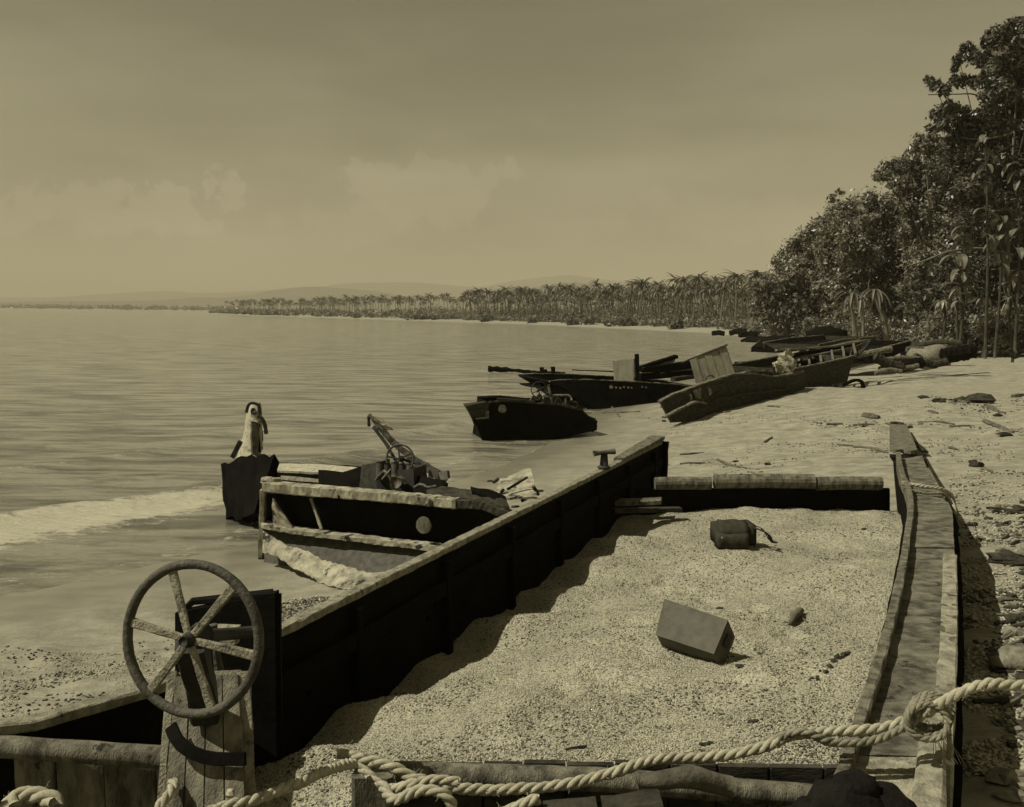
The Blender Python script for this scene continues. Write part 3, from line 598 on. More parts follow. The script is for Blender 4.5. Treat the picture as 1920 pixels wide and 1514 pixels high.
# loose pebbles lying on it (and on the beach beside the boat)
M['peb'] = leafmat('pale_pebble', S(.22), S(.48), 20, .0, .95); M['pebd'] = leafmat('dark_pebble', S(.03), S(.12), 20, .0, .9)
def pebbles(name, x, y, z, r, label, mt, squash=.6):
    n = len(x); base = np.array([(1, 0, 0), (.2, .9, 0), (-.9, .3, 0), (-.3, -.9, 0), (.6, -.7, 0), (0, .05, 1), (0, 0, -.7)])
    fb = np.array([(0, 1, 5), (1, 2, 5), (2, 3, 5), (3, 4, 5), (4, 0, 5), (1, 0, 6), (2, 1, 6), (3, 2, 6), (4, 3, 6), (0, 4, 6)])
    a = RNG.uniform(0, 6.28, n); sx = RNG.uniform(.7, 1.4, n); tl = RNG.uniform(-.5, .5, (n, 2))
    P = base[None]*np.stack([r*sx, r/sx, r*squash*RNG.uniform(.6, 1.3, n)], 1)[:, None, :]; P = P*RNG.uniform(.8, 1.2, P.shape)
    P[..., 2] += P[..., 0]*tl[:, None, 0]+P[..., 1]*tl[:, None, 1]
    ca, sa = np.cos(a)[:, None], np.sin(a)[:, None]; X = P[..., 0]*ca-P[..., 1]*sa; Yv = P[..., 0]*sa+P[..., 1]*ca
    Vv = np.stack([X+x[:, None], Yv+y[:, None], P[..., 2]+(z+r*squash*.3)[:, None]], -1).reshape(-1, 3)
    Fa = (fb[None]+(np.arange(n)*7)[:, None, None]).reshape(-1, 3)
    return tag(obj(name, Vv, Fa, mt), label, 'pebbles', kind='stuff')
def on_fill(n, seed, near=1.0):
    rg = np.random.default_rng(seed); t = rg.random(n)**(1.9*near); Yv = 3.96+7.5*t; e = np.array([edges(q) for q in np.linspace(3.93, 11.54, 200)])
    l = np.interp(Yv, np.linspace(3.93, 11.54, 200), e[:, 0]); r = np.interp(Yv, np.linspace(3.93, 11.54, 200), e[:, 1])
    X = l+(r-l)*rg.random(n); return X, Yv, fillz(X, Yv)
X, Yv, Zv = on_fill(70000, 5); pebbles('pebbles', X, Yv, Zv, RNG.uniform(.003, .009, len(X)), 'pale pebbles strewn over the shingle in the hold', M['peb'])
X, Yv, Zv = on_fill(14000, 6); cl = vnoise(X, Yv, .45, 31)+.3*vnoise(X, Yv, .12, 33) > .62; X, Yv, Zv = X[cl], Yv[cl], Zv[cl]
pebbles('pebbles', X, Yv, Zv, RNG.uniform(.003, .012, len(X)), 'small dark pebbles and chips strewn over the shingle in the hold', M['pebd'])

# ---------------------------------------------------------------- things on the shingle
def fz(x, y): return float(fillz(np.array([x]), np.array([y]))[0])
# metal/wooden box lying on edge
p = [Z(1230, 1187, 1.02), Z(1340, 1224, 1.02)]
a = Z(1231, 1190, .98); b_ = Z(1341, 1226, .98); lx = (b_-a); wdir = Vector((-lx.y, lx.x, 0)).normalized()
a2 = U(1247, 1126, a.y+.11); b2 = U(1366, 1166, b_.y+.11)
crt = empty('ammunition_box', (a+b_)/2+Vector((0, .1, -.12)), 'plain grey rectangular box lying tilted on the shingle', 'box')
nn = (b_-a).cross(a2-a).normalized()
if nn.z < 0: nn = -nn
dpt = .16
off = wdir*.085+Vector((.0, 0, -.125))
q = MB()
def skin(p0, p1, p2, p3, n=5):
    v = [p0.lerp(p1, i/n).lerp(p3.lerp(p2, i/n), j/n)+Vector((random.gauss(0, .0012), random.gauss(0, .0012), random.gauss(0, .0012))) for j in range(n+1) for i in range(n+1)]
    q.add(v, [(j*(n+1)+i, j*(n+1)+i+1, (j+1)*(n+1)+i+1, (j+1)*(n+1)+i) for j in range(n) for i in range(n)])
skin(a, b_, b2, a2); skin(a+off, b_+off, b_, a); skin(b_+off, b2+off, b2, b_); skin(b2+off, a2+off, a2, b2); skin(a2+off, a+off, a, a2); skin(a2+off, b2+off, b_+off, a+off)
q.build('box_body', M['crate'], crt)
q = MB(); q.sheet([a.lerp(a2, -.03)+nn*.014, b_.lerp(b2, -.03)+nn*.014], [a.lerp(a2, 1.03)+nn*.014, b_.lerp(b2, 1.03)+nn*.014], .012, seg=6, rows=4, jit=.001); q.build('lid', M['crate'], crt)
q = MB(); q.sheet([b_.lerp(b2, .3)+lx.normalized()*.006-nn*.03, b_.lerp(b2, .7)+lx.normalized()*.006-nn*.03], [b_.lerp(b2, .3)+lx.normalized()*.006-nn*.09, b_.lerp(b2, .7)+lx.normalized()*.006-nn*.09], .01, seg=3, rows=2); q.build('handle', M['iron'], crt)
# rucksack
c = Z(1380, 1012, .84); bg = empty('rucksack', Vector((c.x, c.y, fz(c.x, c.y))), 'small dark canvas rucksack with pouches lying on the shingle', 'bag')
bz = fz(c.x, c.y)
q = MB(); q.sweep([Vector((c.x-.20, c.y+.12, bz+.10)), Vector((c.x+.19, c.y+.14, bz+.11))], [.30, .34], [.19, .22], jit=.010, seg=9, chamfer=.16); q.build('sack', M['canvas'], bg, True)
q = MB(); q.sweep([Vector((c.x-.23, c.y-.12, bz+.08)), Vector((c.x+.08, c.y-.13, bz+.08))], [.15, .16], [.14, .15], jit=.008, seg=7, chamfer=.18); q.build('pocket', M['canvas'], bg, True)
q = MB(); q.sheet([Vector((c.x-.20, c.y-.11, bz+.16)), Vector((c.x+.1, c.y-.11, bz+.15))], [Vector((c.x-.17, c.y+.12, bz+.24)), Vector((c.x+.12, c.y+.12, bz+.235))], .03, seg=6, rows=5, jit=.004, bow=.03); q.build('flap', M['canvas'], bg, True)
for k in (-1, 1):
    q = MB(); q.sweep(smooth_path([(c.x+.16, c.y+.05*k, bz+.2), (c.x+.28, c.y-.02+.1*k, bz+.16), (c.x+.36, c.y+.02+.06*k, bz+.05), (c.x+.42, c.y+.03, bz+.03)], 12), .035, .008, jit=.002); q.build('strap', M['canvas'], bg)
q = MB(); q.blob((c.x-.19, c.y-.21, bz+.13), .012, 0, 8); q.build('buckle', M['deck_pale'], bg)
# drift pieces on the shingle
def stick(pts, r, name, label, cat, mt='drift', group=None, knob=True):
    q = MB(); q.tube(pts, r, n=7, jit=.15, seg=max(4, len(pts)*3))
    if knob:
        for s_ in range(3): w = random.choice(pts); q.blob(Vector(w)+Vector((random.uniform(-1, 1), random.uniform(-1, 1), 0))*r*1.5 if not isinstance(r, list) else w, (r if not isinstance(r, list) else r[0])*1.4, .3, 8, seed=s_)
    return tag(q.build(name, M[mt], None, True), label, cat, group)
def fl(px, py, z, up=.01): w = Z(px, py, z); return Vector((w.x, w.y, fz(w.x, w.y)+up))
q = MB(); q.tube([fl(1482, 1142, .98), fl(1490, 1132, .98, .05), fl(1502, 1120, .98, .03)], [.012, .035, .028], n=8, jit=.2, seg=6); q.tube([fl(1500, 1128, .98, .03), fl(1515, 1136, .98, .005)], .006, n=5)
tag(q.build('driftwood', M['drift'], None, True), 'short knobbly driftwood stub on the shingle right of the grey box', 'driftwood')
for k, (px, py, z, r) in enumerate(((1388, 1258, .95, .020), (1350, 1122, .9, .016), (1322, 1398, 1.06, .02), (1410, 1363, 1.05, .018), (1620, 982, .82, .022), (1384, 1254, .95, .012), (1090, 1412, 1.04, .012), (1425, 1212, .96, .012))):
    w = fl(px, py, z, .004); q = MB(); q.blob(w, r, .35, 8, (1.6, 1, .6), k); q.blob(w+Vector((r*1.6, r, 0)), r*.6, .35, 8, (1.2, 1, .6), k+3)
    tag(q.build('seaweed_clump', M['weed'], None), ['dark weed clump just below the grey box', 'tiny weed tuft above the grey box', 'small weed clump low in the hold left of the thin rope', 'weed clump above the twist of thin rope', 'dark speck of weed near the top of the starboard coaming', 'tiny clump beside the one below the grey box', 'tiny clump at the end of the dark twig', 'small clump right of the grey box corner'][k], 'seaweed', 'dark clumps on the shingle in the hold')
q = MB(); rs = random.Random(4)
for k in range(16):
    t = k/15; w = fl(1520+75*t+rs.uniform(-4, 4), 1282-50*t+rs.uniform(-5, 5), 1.02, .004); q.blob(w, rs.uniform(.006, .018)*(1+t*.6), .3, 6, (1, 1, .8), k)
tag(q.build('seaweed_string', M['weed'], None), 'string of dark seaweed beads lying near the starboard coaming', 'seaweed')
q = MB(); q.tube([fl(1060, 1411, 1.05), fl(1100, 1408, 1.05, .012)], .006, n=6, jit=.2, seg=4); tag(q.build('twig', M['weed'], None), 'thin dark twig on the shingle just above the near cross rail', 'twig')

# ---------------------------------------------------------------- ropes
def rp(pts): return [U(a, b, Y) for a, b, Y in pts]
cable('mooring_rope', rp([(2150, 1240, 3.5), (2020, 1262, 3.5), (1920, 1285, 3.5), (1860, 1282, 3.5), (1800, 1300, 3.52), (1745, 1332, 3.6), (1700, 1352, 3.62), (1640, 1368, 3.6), (1560, 1372, 3.6), (1490, 1378, 3.6), (1420, 1405, 3.6), (1330, 1420, 3.6), (1230, 1425, 3.55),
    (1150, 1448, 3.5), (1060, 1472, 3.45), (960, 1480, 3.42), (870, 1480, 3.4), (790, 1464, 3.4), (740, 1440, 3.42), (690, 1425, 3.45), (636, 1412, 3.5)]), .023, M['rope'])
o = bpy.data.objects['mooring_rope']; tag(o, 'thick pale twisted rope stretched across the picture over the near cross rail', 'rope', 'hemp ropes on the foreground boat')
r2 = cable('mooring_rope', rp([(1722, 1350, 3.58), (1640, 1388, 3.56), (1560, 1392, 3.55), (1500, 1372, 3.56), (1440, 1392, 3.62), (1370, 1416, 3.64), (1310, 1412, 3.62)]), .018, M['oldrope']); tag(r2, 'thinner dirty rope twisted along the thick pale rope beside the starboard rail', 'rope', 'hemp ropes on the foreground boat')
r3 = cable('mooring_rope', rp([(330, 1560, 2.7), (400, 1520, 2.75), (470, 1503, 2.8), (560, 1468, 2.95), (625, 1440, 3.2), (665, 1432, 3.38)]), .020, M['rope']); tag(r3, 'pale rope rising from the wheel stand to the knot on the post', 'rope', 'hemp ropes on the foreground boat')
r4 = cable('mooring_rope', rp([(650, 1412, 3.5), (690, 1450, 3.42), (722, 1480, 3.35), (770, 1472, 3.3), (820, 1462, 3.3), (860, 1468, 3.3)]), .021, M['rope']); tag(r4, 'slack pale rope bight hanging in front of the post top', 'rope', 'hemp ropes on the foreground boat')
r5 = cable('mooring_rope', rp([(715, 1470, 3.36), (740, 1500, 3.25), (790, 1482, 3.22), (835, 1492, 3.2), (850, 1530, 3.2), (845, 1580, 3.2)]), .022, M['rope']); tag(r5, 'loop of pale rope dropping below the bottom edge of the picture', 'rope', 'hemp ropes on the foreground boat')
r6 = cable('mooring_rope', rp([(1010, 1498, 3.2), (975, 1510, 3.2), (930, 1530, 3.2), (880, 1560, 3.2)]), .021, M['rope']); tag(r6, 'short frayed end of pale rope below the long one', 'rope', 'hemp ropes on the foreground boat')
c = U(1742, 1342, 3.6)
for k in range(4):
    cc = c+Vector((-.03+.022*k, -.05+.035*k, -.015)); pts = [cc+Vector((.085*math.cos(t), .02*math.sin(t), .065*math.sin(t)+.01)) for t in [2*math.pi*i/12 for i in range(13)]]
    rr = cable('rope_lashing', pts, .015, M['oldrope'], per=.014); tag(rr, 'turn of rope lashed round the near starboard rail under the thick rope', 'rope', 'rope turns round the starboard rail')
rr = cable('rope_lashing', [Z(1690, 905, 1.27), Z(1730, 912, 1.25), Z(1768, 918, 1.22), Z(1786, 932, 1.1), Z(1790, 960, .95)], .022, M['rope'], per=.02); tag(rr, 'pale rope passed over the far part of the starboard deck', 'rope')
rr = cable('rope_lashing', [Z(1693, 916, 1.27), Z(1735, 925, 1.23), Z(1768, 926, 1.22), Z(1784, 945, 1.05)], .018, M['oldrope'], per=.02); tag(rr, 'dark rope beside the pale one on the far starboard deck', 'rope')
# frayed whiskers at the lashing
q = MB()
for k in range(14): p0 = c+Vector((random.uniform(-.03, .06), 0, -.03)); q.tube(smooth_path([p0, p0+Vector((.03, -.02, -.06)), p0+Vector((random.uniform(.02, .1), -.04, -.16))], 5), .0012, n=4)
tag(q.build('rope_fray', M['oldrope'], None), 'frayed fibres hanging from the rope lashing on the rail', 'rope fibres')
# coil at lower left
q = [U(60+38*math.cos(t)*1.1, 1512-22*math.sin(t), 3.4+.05*math.sin(t)) for t in [math.pi*i/8 for i in range(0, 9)]]
rr = cable('rope_coil', q, .035, M['rope']); tag(rr, 'arched bight of thick pale rope at the lower left corner', 'rope')
rr = cable('rope_coil', rp([(278, 1560, 2.7), (300, 1512, 2.72), (322, 1482, 2.78), (326, 1465, 2.84)]), .018, M['rope']); tag(rr, 'pale rope end against the left foot of the wheel stand', 'rope')
# dark bundle
q = MB(); q.blob(U(1590, 1540, 3.05), .17, .12, 18, (1.0, .8, .95), 2); q.blob(U(1655, 1545, 3.05), .13, .1, 16, (1, .8, 1), 4); q.blob(U(1520, 1560, 3.05), .13, .12, 16, (1, .8, .85), 6); q.blob(U(1600, 1475, 3.05), .07, .2, 14, (1.2, .8, .7), 8)
tag(q.build('canvas_bundle', M['tar'], None, True), 'lumpy black bundle at the lower right on the boat', 'bundle')
# ================================================================ the other wrecks
def PL(pts, Y0, Y1, dy=0):
    """pixel polyline, depth running evenly from Y0 to Y1"""
    x0, x1 = pts[0][0], pts[-1][0]; return [U(p[0], p[1], Y0+(Y1-Y0)*((p[0]-x0)/(x1-x0) if x1 != x0 else 0)+dy) for p in pts]
def part_sheet(name, A, B_, mt, parent, t=.05, seg=16, rows=4, jit=.01, edge=.0, bow=0): q = MB(); q.sheet(A, B_, t, seg, rows, jit, edge, bow); return q.build(name, M[mt], parent)
def part_bar(name, pts, w, h, mt, parent, jit=.006, seg=10, up=(0, 0, 1)): q = MB(); q.sweep(pts, w, h, up=up, jit=jit, seg=seg); return q.build(name, M[mt], parent)
def part_tube(name, pts, r, mt, parent, n=8, jit=.05, seg=6): q = MB(); q.tube(pts, r, n=n, jit=jit, seg=seg); return q.build(name, M[mt], parent, True)
def disc(name, c, nrm, r, mt, parent, th=.012):
    n = Vector(nrm).normalized(); a = Vector((0, 0, 1)).cross(n).normalized(); b = n.cross(a); q = MB()
    q.tube([c-n*th, c+n*th], r, n=18, jit=.04); return q.build(name, M[mt], parent)

# ---- second landing craft, beached left of the foreground boat
w2 = empty('landing_craft', U(700, 1000, 11.5), 'broken landing craft with two tall bows and a steering wheel, half in the surf', 'wrecked boat')
top = PL([(496, 912), (560, 919), (640, 925), (720, 931), (850, 944), (905, 948), (955, 968)], 10.8, 9.5)
mid = PL([(490, 985), (545, 996), (600, 1003), (740, 1020), (850, 1033), (980, 1052)], 10.85, 9.45)
bot = PL([(492, 1070), (600, 1096), (720, 1124), (860, 1165)], 10.7, 9.1)
back = Vector((.40, .92, 0)).normalized()
part_sheet('upper_side', [p+back*.11 for p in top], [p+back*.20 for p in mid], 'black_hull', w2, -.05, 22, 5)
part_sheet('lower_side', [p+back*.15 for p in mid], bot, 'rust', w2, -.05, 26, 6, .006)
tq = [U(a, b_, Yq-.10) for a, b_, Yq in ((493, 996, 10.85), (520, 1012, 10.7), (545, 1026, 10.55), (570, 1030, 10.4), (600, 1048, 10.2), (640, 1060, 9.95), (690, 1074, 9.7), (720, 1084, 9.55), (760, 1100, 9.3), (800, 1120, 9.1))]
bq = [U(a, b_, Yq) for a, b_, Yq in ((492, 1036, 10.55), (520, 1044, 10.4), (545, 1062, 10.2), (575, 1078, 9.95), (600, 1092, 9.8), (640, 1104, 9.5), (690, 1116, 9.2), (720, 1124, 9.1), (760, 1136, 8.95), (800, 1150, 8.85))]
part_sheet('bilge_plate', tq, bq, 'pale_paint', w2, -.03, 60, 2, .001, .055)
part_bar('top_rail', [p+back*.03 for p in resample(top, 30)[:25]], [.17, .14], [.13, .11], 'pale_paint', w2, .006, 60)
part_bar('top_rail', [p+back*.04 for p in resample(top, 30)[24:]], .12, .10, 'dark_hull', w2, .006, 20)
part_bar('mid_rail', [p+back*.06 for p in mid], .17, .06, 'pale_paint', w2, .007, 60)
q = MB()
for k, (a, b_) in enumerate(((500, 900), (508, 905), (520, 908), (514, 902))): q.blob(U(a, b_, 10.8), .07, .35, 9, (1.4, 1, .6), k)
q.build('splintered_end', M['pale_paint'], w2)
part_bar('stem', [U(494, 918, 10.88), U(489, 1060, 10.95)], .06, .10, 'pale_paint', w2, .005, 8, (0, 1, 0))
part_bar('frame', [U(503, 925, 11.0), U(506, 985, 11.0)], .09, .08, 'black_hull', w2, .005, 5, (0, 1, 0))
part_bar('brace', [U(583, 935, 10.62), U(603, 992, 10.5)], .035, .04, 'pale_paint', w2, .004, 6, (0, 1, 0))
part_sheet('bracket', [U(510, 935, 10.85), U(512, 985, 10.85)], [U(512, 940, 10.8), U(548, 990, 10.7)], 'pale_paint', w2, .02, 4, 3)
c = U(797, 984, 9.98); disc('painted_disc', c-back*.03, -back, .095, 'old_wood', w2)
part_sheet('stern', [U(955, 965, 9.5), U(905, 935, 10.6)], [U(985, 1060, 9.4), U(920, 1000, 10.6)], 'black_hull', w2, .05, 8, 4)
part_sheet('stern_deck', PL([(800, 921), (870, 925), (948, 948)], 10.6, 9.9), PL([(800, 938), (870, 946), (955, 962)], 10.0, 9.5), 'dark_hull', w2, .06, 14, 4, .012, .05)
part_sheet('broken_plank', PL([(882, 920), (920, 926), (945, 938)], 10.3, 10.1), PL([(884, 930), (920, 942), (950, 952)], 10.0, 9.8), 'black_hull', w2, .05, 8, 3, .01)
q = MB(); q.sweep([U(627, 925, 10.45), U(643, 931, 10.4)], .13, .04); q.build('fairlead', M['black_hull'], w2)
disc('bolt', U(735, 941, 10.1), -back, .018, 'iron', w2)
# far side and its tall bow
part_sheet('far_side', PL([(434, 884), (470, 868), (522, 868), (700, 876), (840, 905)], 13.8, 12.0), PL([(450, 985), (480, 985), (522, 975), (700, 960), (840, 960)], 13.8, 12.0), 'black_hull', w2, .07, 18, 4, .01, .02)
part_sheet('bow_block', PL([(434, 880), (475, 866), (524, 872)], 13.6, 13.3), PL([(450, 972), (475, 978), (505, 970)], 13.2, 12.5), 'black_hull', w2, .22, 12, 6, .02, .04)
part_sheet('side_deck', PL([(524, 873), (600, 874), (700, 883)], 13.0, 12.6), PL([(520, 886), (600, 890), (672, 898)], 12.5, 12.1), 'white', w2, .03, 10, 3, .004)
for a, b_, c_, d_ in ((520, 886, 600, 893), (520, 897, 598, 905), (528, 908, 590, 911)): part_bar('rod', [U(a, b_+4, 12.2), U(c_, d_+2, 12.1)], .02, .02, 'black_hull', w2, .001, 4)
part_sheet('inner_panel', PL([(528, 892), (600, 900)], 12.5, 12.3), PL([(528, 918), (600, 922)], 12.4, 12.2), 'cap_wood', w2, .03, 6, 3)
part_sheet('inner_bulkhead', PL([(600, 886), (650, 890), (685, 876), (722, 880)], 12.0, 11.6), PL([(600, 940), (650, 942), (722, 945)], 11.6, 11.4), 'black_hull', w2, .06, 8, 3)
part_sheet('floor', PL([(500, 950), (850, 960)], 12.8, 11.6), PL([(500, 1000), (850, 1010)], 11.1, 10.2), 'black_hull', w2, .05, 8, 6)
A_ = [U(476, 757, 13.8), U(464, 764, 13.8), U(461, 785, 13.8), U(457, 812, 13.8), U(449, 842, 13.85), U(434, 882, 13.9)]
B_ = [U(482, 757, 13.5), U(486, 768, 13.5), U(486, 790, 13.5), U(487, 825, 13.5), U(484, 850, 13.5), U(472, 884, 13.4)]
bp_ = part_sheet('bow_post', A_, B_, 'white', w2, .05, 18, 5, .008, .0, .05)
part_sheet('post_cheek', [U(472, 790, 13.38), U(472, 820, 13.38), U(475, 852, 13.38)], [U(486, 793, 13.5), U(486, 825, 13.5), U(483, 858, 13.5)], 'deck_wood', bp_, .03, 8, 3, .004, .0, .03)
part_sheet('post_edge', [U(487, 796, 13.5), U(488, 848, 13.5)], [U(492, 800, 13.7), U(493, 842, 13.7)], 'black_hull', bp_, .03, 5, 2)
part_bar('hook', smooth_path([U(483, 781, 13.4), U(490, 784, 13.4), U(497, 798, 13.4), U(499, 814, 13.4)], 10), .05, .05, 'iron', bp_, .003, 10, (0, 1, 0))
part_tube('ring', [U(475, 770, 13.4), U(475, 774, 13.55)], .04, 'iron', bp_)
part_bar('cap', smooth_path([U(462, 774, 13.48), U(466, 760, 13.48), U(475, 756, 13.48), U(485, 761, 13.48), U(488, 778, 13.48)], 12), .04, .03, 'iron', bp_, .003, 12, (0, 1, 0))
part_bar('bow_brace', [U(451, 828, 13.4), U(436, 858, 13.45)], .07, .05, 'iron', bp_, .004, 5, (0, 1, 0))
for a, b_ in ((465, 866), (487, 862)): part_tube('lug', [U(a, b_, 13.3), U(a, b_+8, 13.3)], .03, 'deck_pale', w2)
# engine, wheel and the torn rail aft
q = MB(); v, f = box8([U(678, 872, 11.0), U(708, 868, 10.9), U(712, 935, 10.9), U(672, 930, 11.0)], (.3, .9, 0), .35); q.add(v, f); q.build('engine_cover', M['rust'], w2)
en = MB(); rs = random.Random(3)
v, f = box8([U(706, 884, 10.9), U(775, 880, 10.8), U(778, 938, 10.7), U(706, 935, 10.9)], (.3, .9, 0), .4); en.add(v, f)
eng = en.build('engine', M['iron'], w2)
for k in range(5): a = 712+k*14; part_tube('cylinder', [U(a, 895, 10.85), U(a, 868+rs.uniform(-4, 6), 10.9)], .045, 'iron' if k % 2 else 'rust', eng, 10, .04)
part_tube('exhaust_pipe', smooth_path([U(705, 900, 10.7), U(724, 882, 10.6), U(735, 905, 10.6), U(760, 908, 10.6)], 10), .02, 'old_wood', eng)
part_tube('pump', [U(742, 905, 10.55), U(752, 905, 10.75)], .07, 'old_wood', eng, 12)
part_bar('control_rod', [U(716, 900, 10.5), U(733, 880, 10.6)], .02, .02, 'deck_wood', eng, .001, 4)
wheel(U(750, 861, 10.9), (-.25, -1, .1), .375, .013, 5, R(100), M['rust'], w2, M['iron'], .02)
part_bar('torn_rail', [U(692, 778, 11.6), U(735, 828, 11.5), U(775, 862, 11.4), U(812, 884, 11.3), U(838, 900, 11.2)], [.05, .12], .035, 'rust', w2, .008, 20, (0, 1, 0))
part_bar('torn_rail', [U(700, 800, 11.7), U(728, 838, 11.6), U(750, 880, 11.5)], .04, .02, 'iron', w2, .006, 10, (0, 1, 0))
for a, y0, y1 in ((770, 862, 905), (783, 868, 915), (795, 877, 912), (806, 882, 915), (818, 888, 908)): part_bar('baluster', [U(a, y0, 11.35), U(a+4, y1, 11.2)], .05, .03, 'iron', w2, .004, 5, (0, 1, 0))
part_sheet('torn_plate', [U(694, 779, 11.55), U(720, 806, 11.55)], [U(712, 782, 11.6), U(738, 806, 11.6)], 'white', w2, .015, 6, 3, .01, .1)
part_bar('plate_stay', [U(691, 782, 11.5), U(692, 800, 11.5)], .035, .03, 'iron', w2, .002, 3, (0, 1, 0))
q = MB(); v, f = box8([U(804, 876, 11.2), U(822, 884, 11.2), U(822, 900, 11.1), U(804, 893, 11.1)], (.3, .9, 0), .08); q.add(v, f); v, f = box8([U(822, 886, 11.1), U(838, 884, 11.1), U(840, 898, 11.0), U(826, 902, 11.0)], (.3, .9, 0), .08); q.add(v, f); q.build('rusted_box', M['rust'], w2)
part_sheet('after_bulkhead', PL([(775, 900), (812, 900), (832, 908)], 11.0, 10.6), PL([(775, 938), (812, 938), (840, 942)], 10.6, 10.2), 'black_hull', w2, .05, 8, 3, .01, .04)
part_tube('pipe', smooth_path([U(778, 914, 10.5), U(790, 908, 10.4), U(800, 915, 10.4), U(818, 912, 10.4)], 8), .018, 'old_wood', w2)
# pale panel on the sand behind it
pn = empty('flat_wreckage', G(968, 930), 'pale flat panel with dark slots lying on the sand behind the second craft', 'panel')
a, b_, c_, d_ = U(938, 903, 12.4), U(996, 880, 12.6), U(925, 938, 11.5), U(1008, 936, 11.4)
part_sheet('board', [a, b_], [c_, d_], 'pale_paint', pn, .03, 8, 6, .006, .03)
for x0, y0, x1, y1 in ((951, 918, 989, 895), (925, 905, 934, 898), (934, 932, 944, 918), (978, 940, 996, 930), (1000, 912, 1009, 928)): part_bar('slat', [U(x0, y0, 11.6), U(x1, y1, 11.7)], .035, .03, 'iron', pn, .004, 6)
for k, (a, b_) in enumerate(((918, 903), (915, 924), (1012, 921), (966, 951))): w = G(a, b_, .01); tag(MB().blob(w, .05, .4, 8, (1.5, .7, .5), k).build('wood_scrap', M['weed']), 'small dark scrap of wood lying beside the pale slotted panel', 'wood scrap', 'scraps round the pale slotted panel')

# ---- generic hull seen from the side
def hull(name, label, top, bot, Y0, Y1, beam, mt, railmt, t=.06, seg=20, ends=True, rail=.09, inside='black_hull', deckdrop=.25, skew=None):
    A = PL(top, Y0, Y1); Bb = PL(bot, Y0, Y1)
    ax = (A[-1]-A[0]); ax.z = 0; ax.normalize(); bk = Vector((-ax.y, ax.x, 0)); bk = bk if bk.y > 0 else -bk; bk = bk*beam if skew is None else Vector(skew)
    c = sum(Bb, Vector())/len(Bb)+bk*.5; e = empty(name, (c.x, c.y, min(p.z for p in Bb)), label, 'wrecked boat')
    for p in Bb: p.z -= .06
    part_sheet('near_side', A, Bb, mt, e, t, seg, 4, .012)
    part_sheet('far_side', [p+bk for p in A], [p+bk for p in Bb], mt, e, t, seg, 3, .012)
    if ends:
        part_sheet('bow_end', [A[0], A[0]+bk], [Bb[0], Bb[0]+bk*.8], mt, e, t, 6, 3, .01); part_sheet('stern_end', [A[-1], A[-1]+bk], [Bb[-1], Bb[-1]+bk], mt, e, t, 6, 3, .01)
    dd = Vector((0, 0, -deckdrop))
    part_sheet('floor', [p+bk*.05+dd for p in A], [p+bk*.95+dd for p in A], inside, e, .05, seg, 5, .02)
    part_bar('gunwale', [p+Vector((0, 0, .02)) for p in A], rail, .05, railmt, e, .012, seg*2); part_bar('gunwale', [p+bk+Vector((0, 0, .02)) for p in A], rail, .05, railmt, e, .012, seg*2)
    return e, A, Bb, bk
# third: small black one at the water's edge
e3, A3, B3, k3 = hull('landing_craft', 'small black hulk with a notched bow and a wheel, standing at the water edge', [(917, 756), (960, 754), (1000, 758), (1050, 761), (1092, 772), (1102, 783), (1116, 789)], [(906, 829), (960, 830), (1010, 826), (1060, 816), (1090, 808), (1100, 806), (1115, 803)], 21.9, 22.6, 1.3, 'black_hull', 'dark_hull', rail=.06)
part_sheet('bow_prong', PL([(868, 757), (890, 754), (906, 753)], 21.7, 21.9), PL([(888, 790), (898, 788), (908, 786)], 21.9, 21.9), 'dark_hull', e3, .22, 6, 4, .01)
part_sheet('stem', PL([(886, 784), (908, 782), (926, 786)], 21.7, 21.9), PL([(906, 828), (918, 829), (930, 829)], 21.9, 21.9), 'black_hull', e3, .12, 6, 4, .01)
part_bar('bow_step', [U(892, 785, 21.65), U(916, 783, 21.7)], .12, .03, 'cap_wood', e3); part_sheet('bow_patch', PL([(896, 774), (916, 770)], 21.7, 21.8), PL([(893, 783), (916, 783)], 21.7, 21.8), 'old_wood', e3, .04, 3, 2)
disc('painted_disc', U(942, 767, 21.85), (0, -1, 0), .10, 'deck_wood', e3)
part_bar('loose_spar', [U(932, 749, 21.9), U(1000, 753, 22)], .07, .06, 'dark_hull', e3)
wheel(U(1011, 731, 22.6), (.1, -1, .1), .42, .012, 6, R(90), M['iron'], e3, M['iron'], .018)
for pts in ([(1000, 757), (1012, 738), (1018, 757)], [(1020, 733), (1032, 742), (1038, 760)], [(1028, 722), (1034, 748)], [(1034, 742), (1068, 742), (1072, 750)], [(1040, 758), (1046, 745), (1056, 758)], [(1060, 746), (1062, 762)], [(1066, 752), (1083, 756), (1082, 766), (1066, 762)], [(992, 757), (1000, 742), (1008, 750)]):
    part_tube('pipe', [U(a, b_, 22.8) for a, b_ in pts], .035, random.choice(['old_wood', 'rust', 'iron']), e3, 7, .1, 8)
q = MB(); v, f = box8([U(1020, 745, 23), U(1040, 745, 23), U(1040, 765, 23), U(1020, 765, 23)], (0, 1, 0), .4); q.add(v, f); q.build('engine', M['iron'], e3)
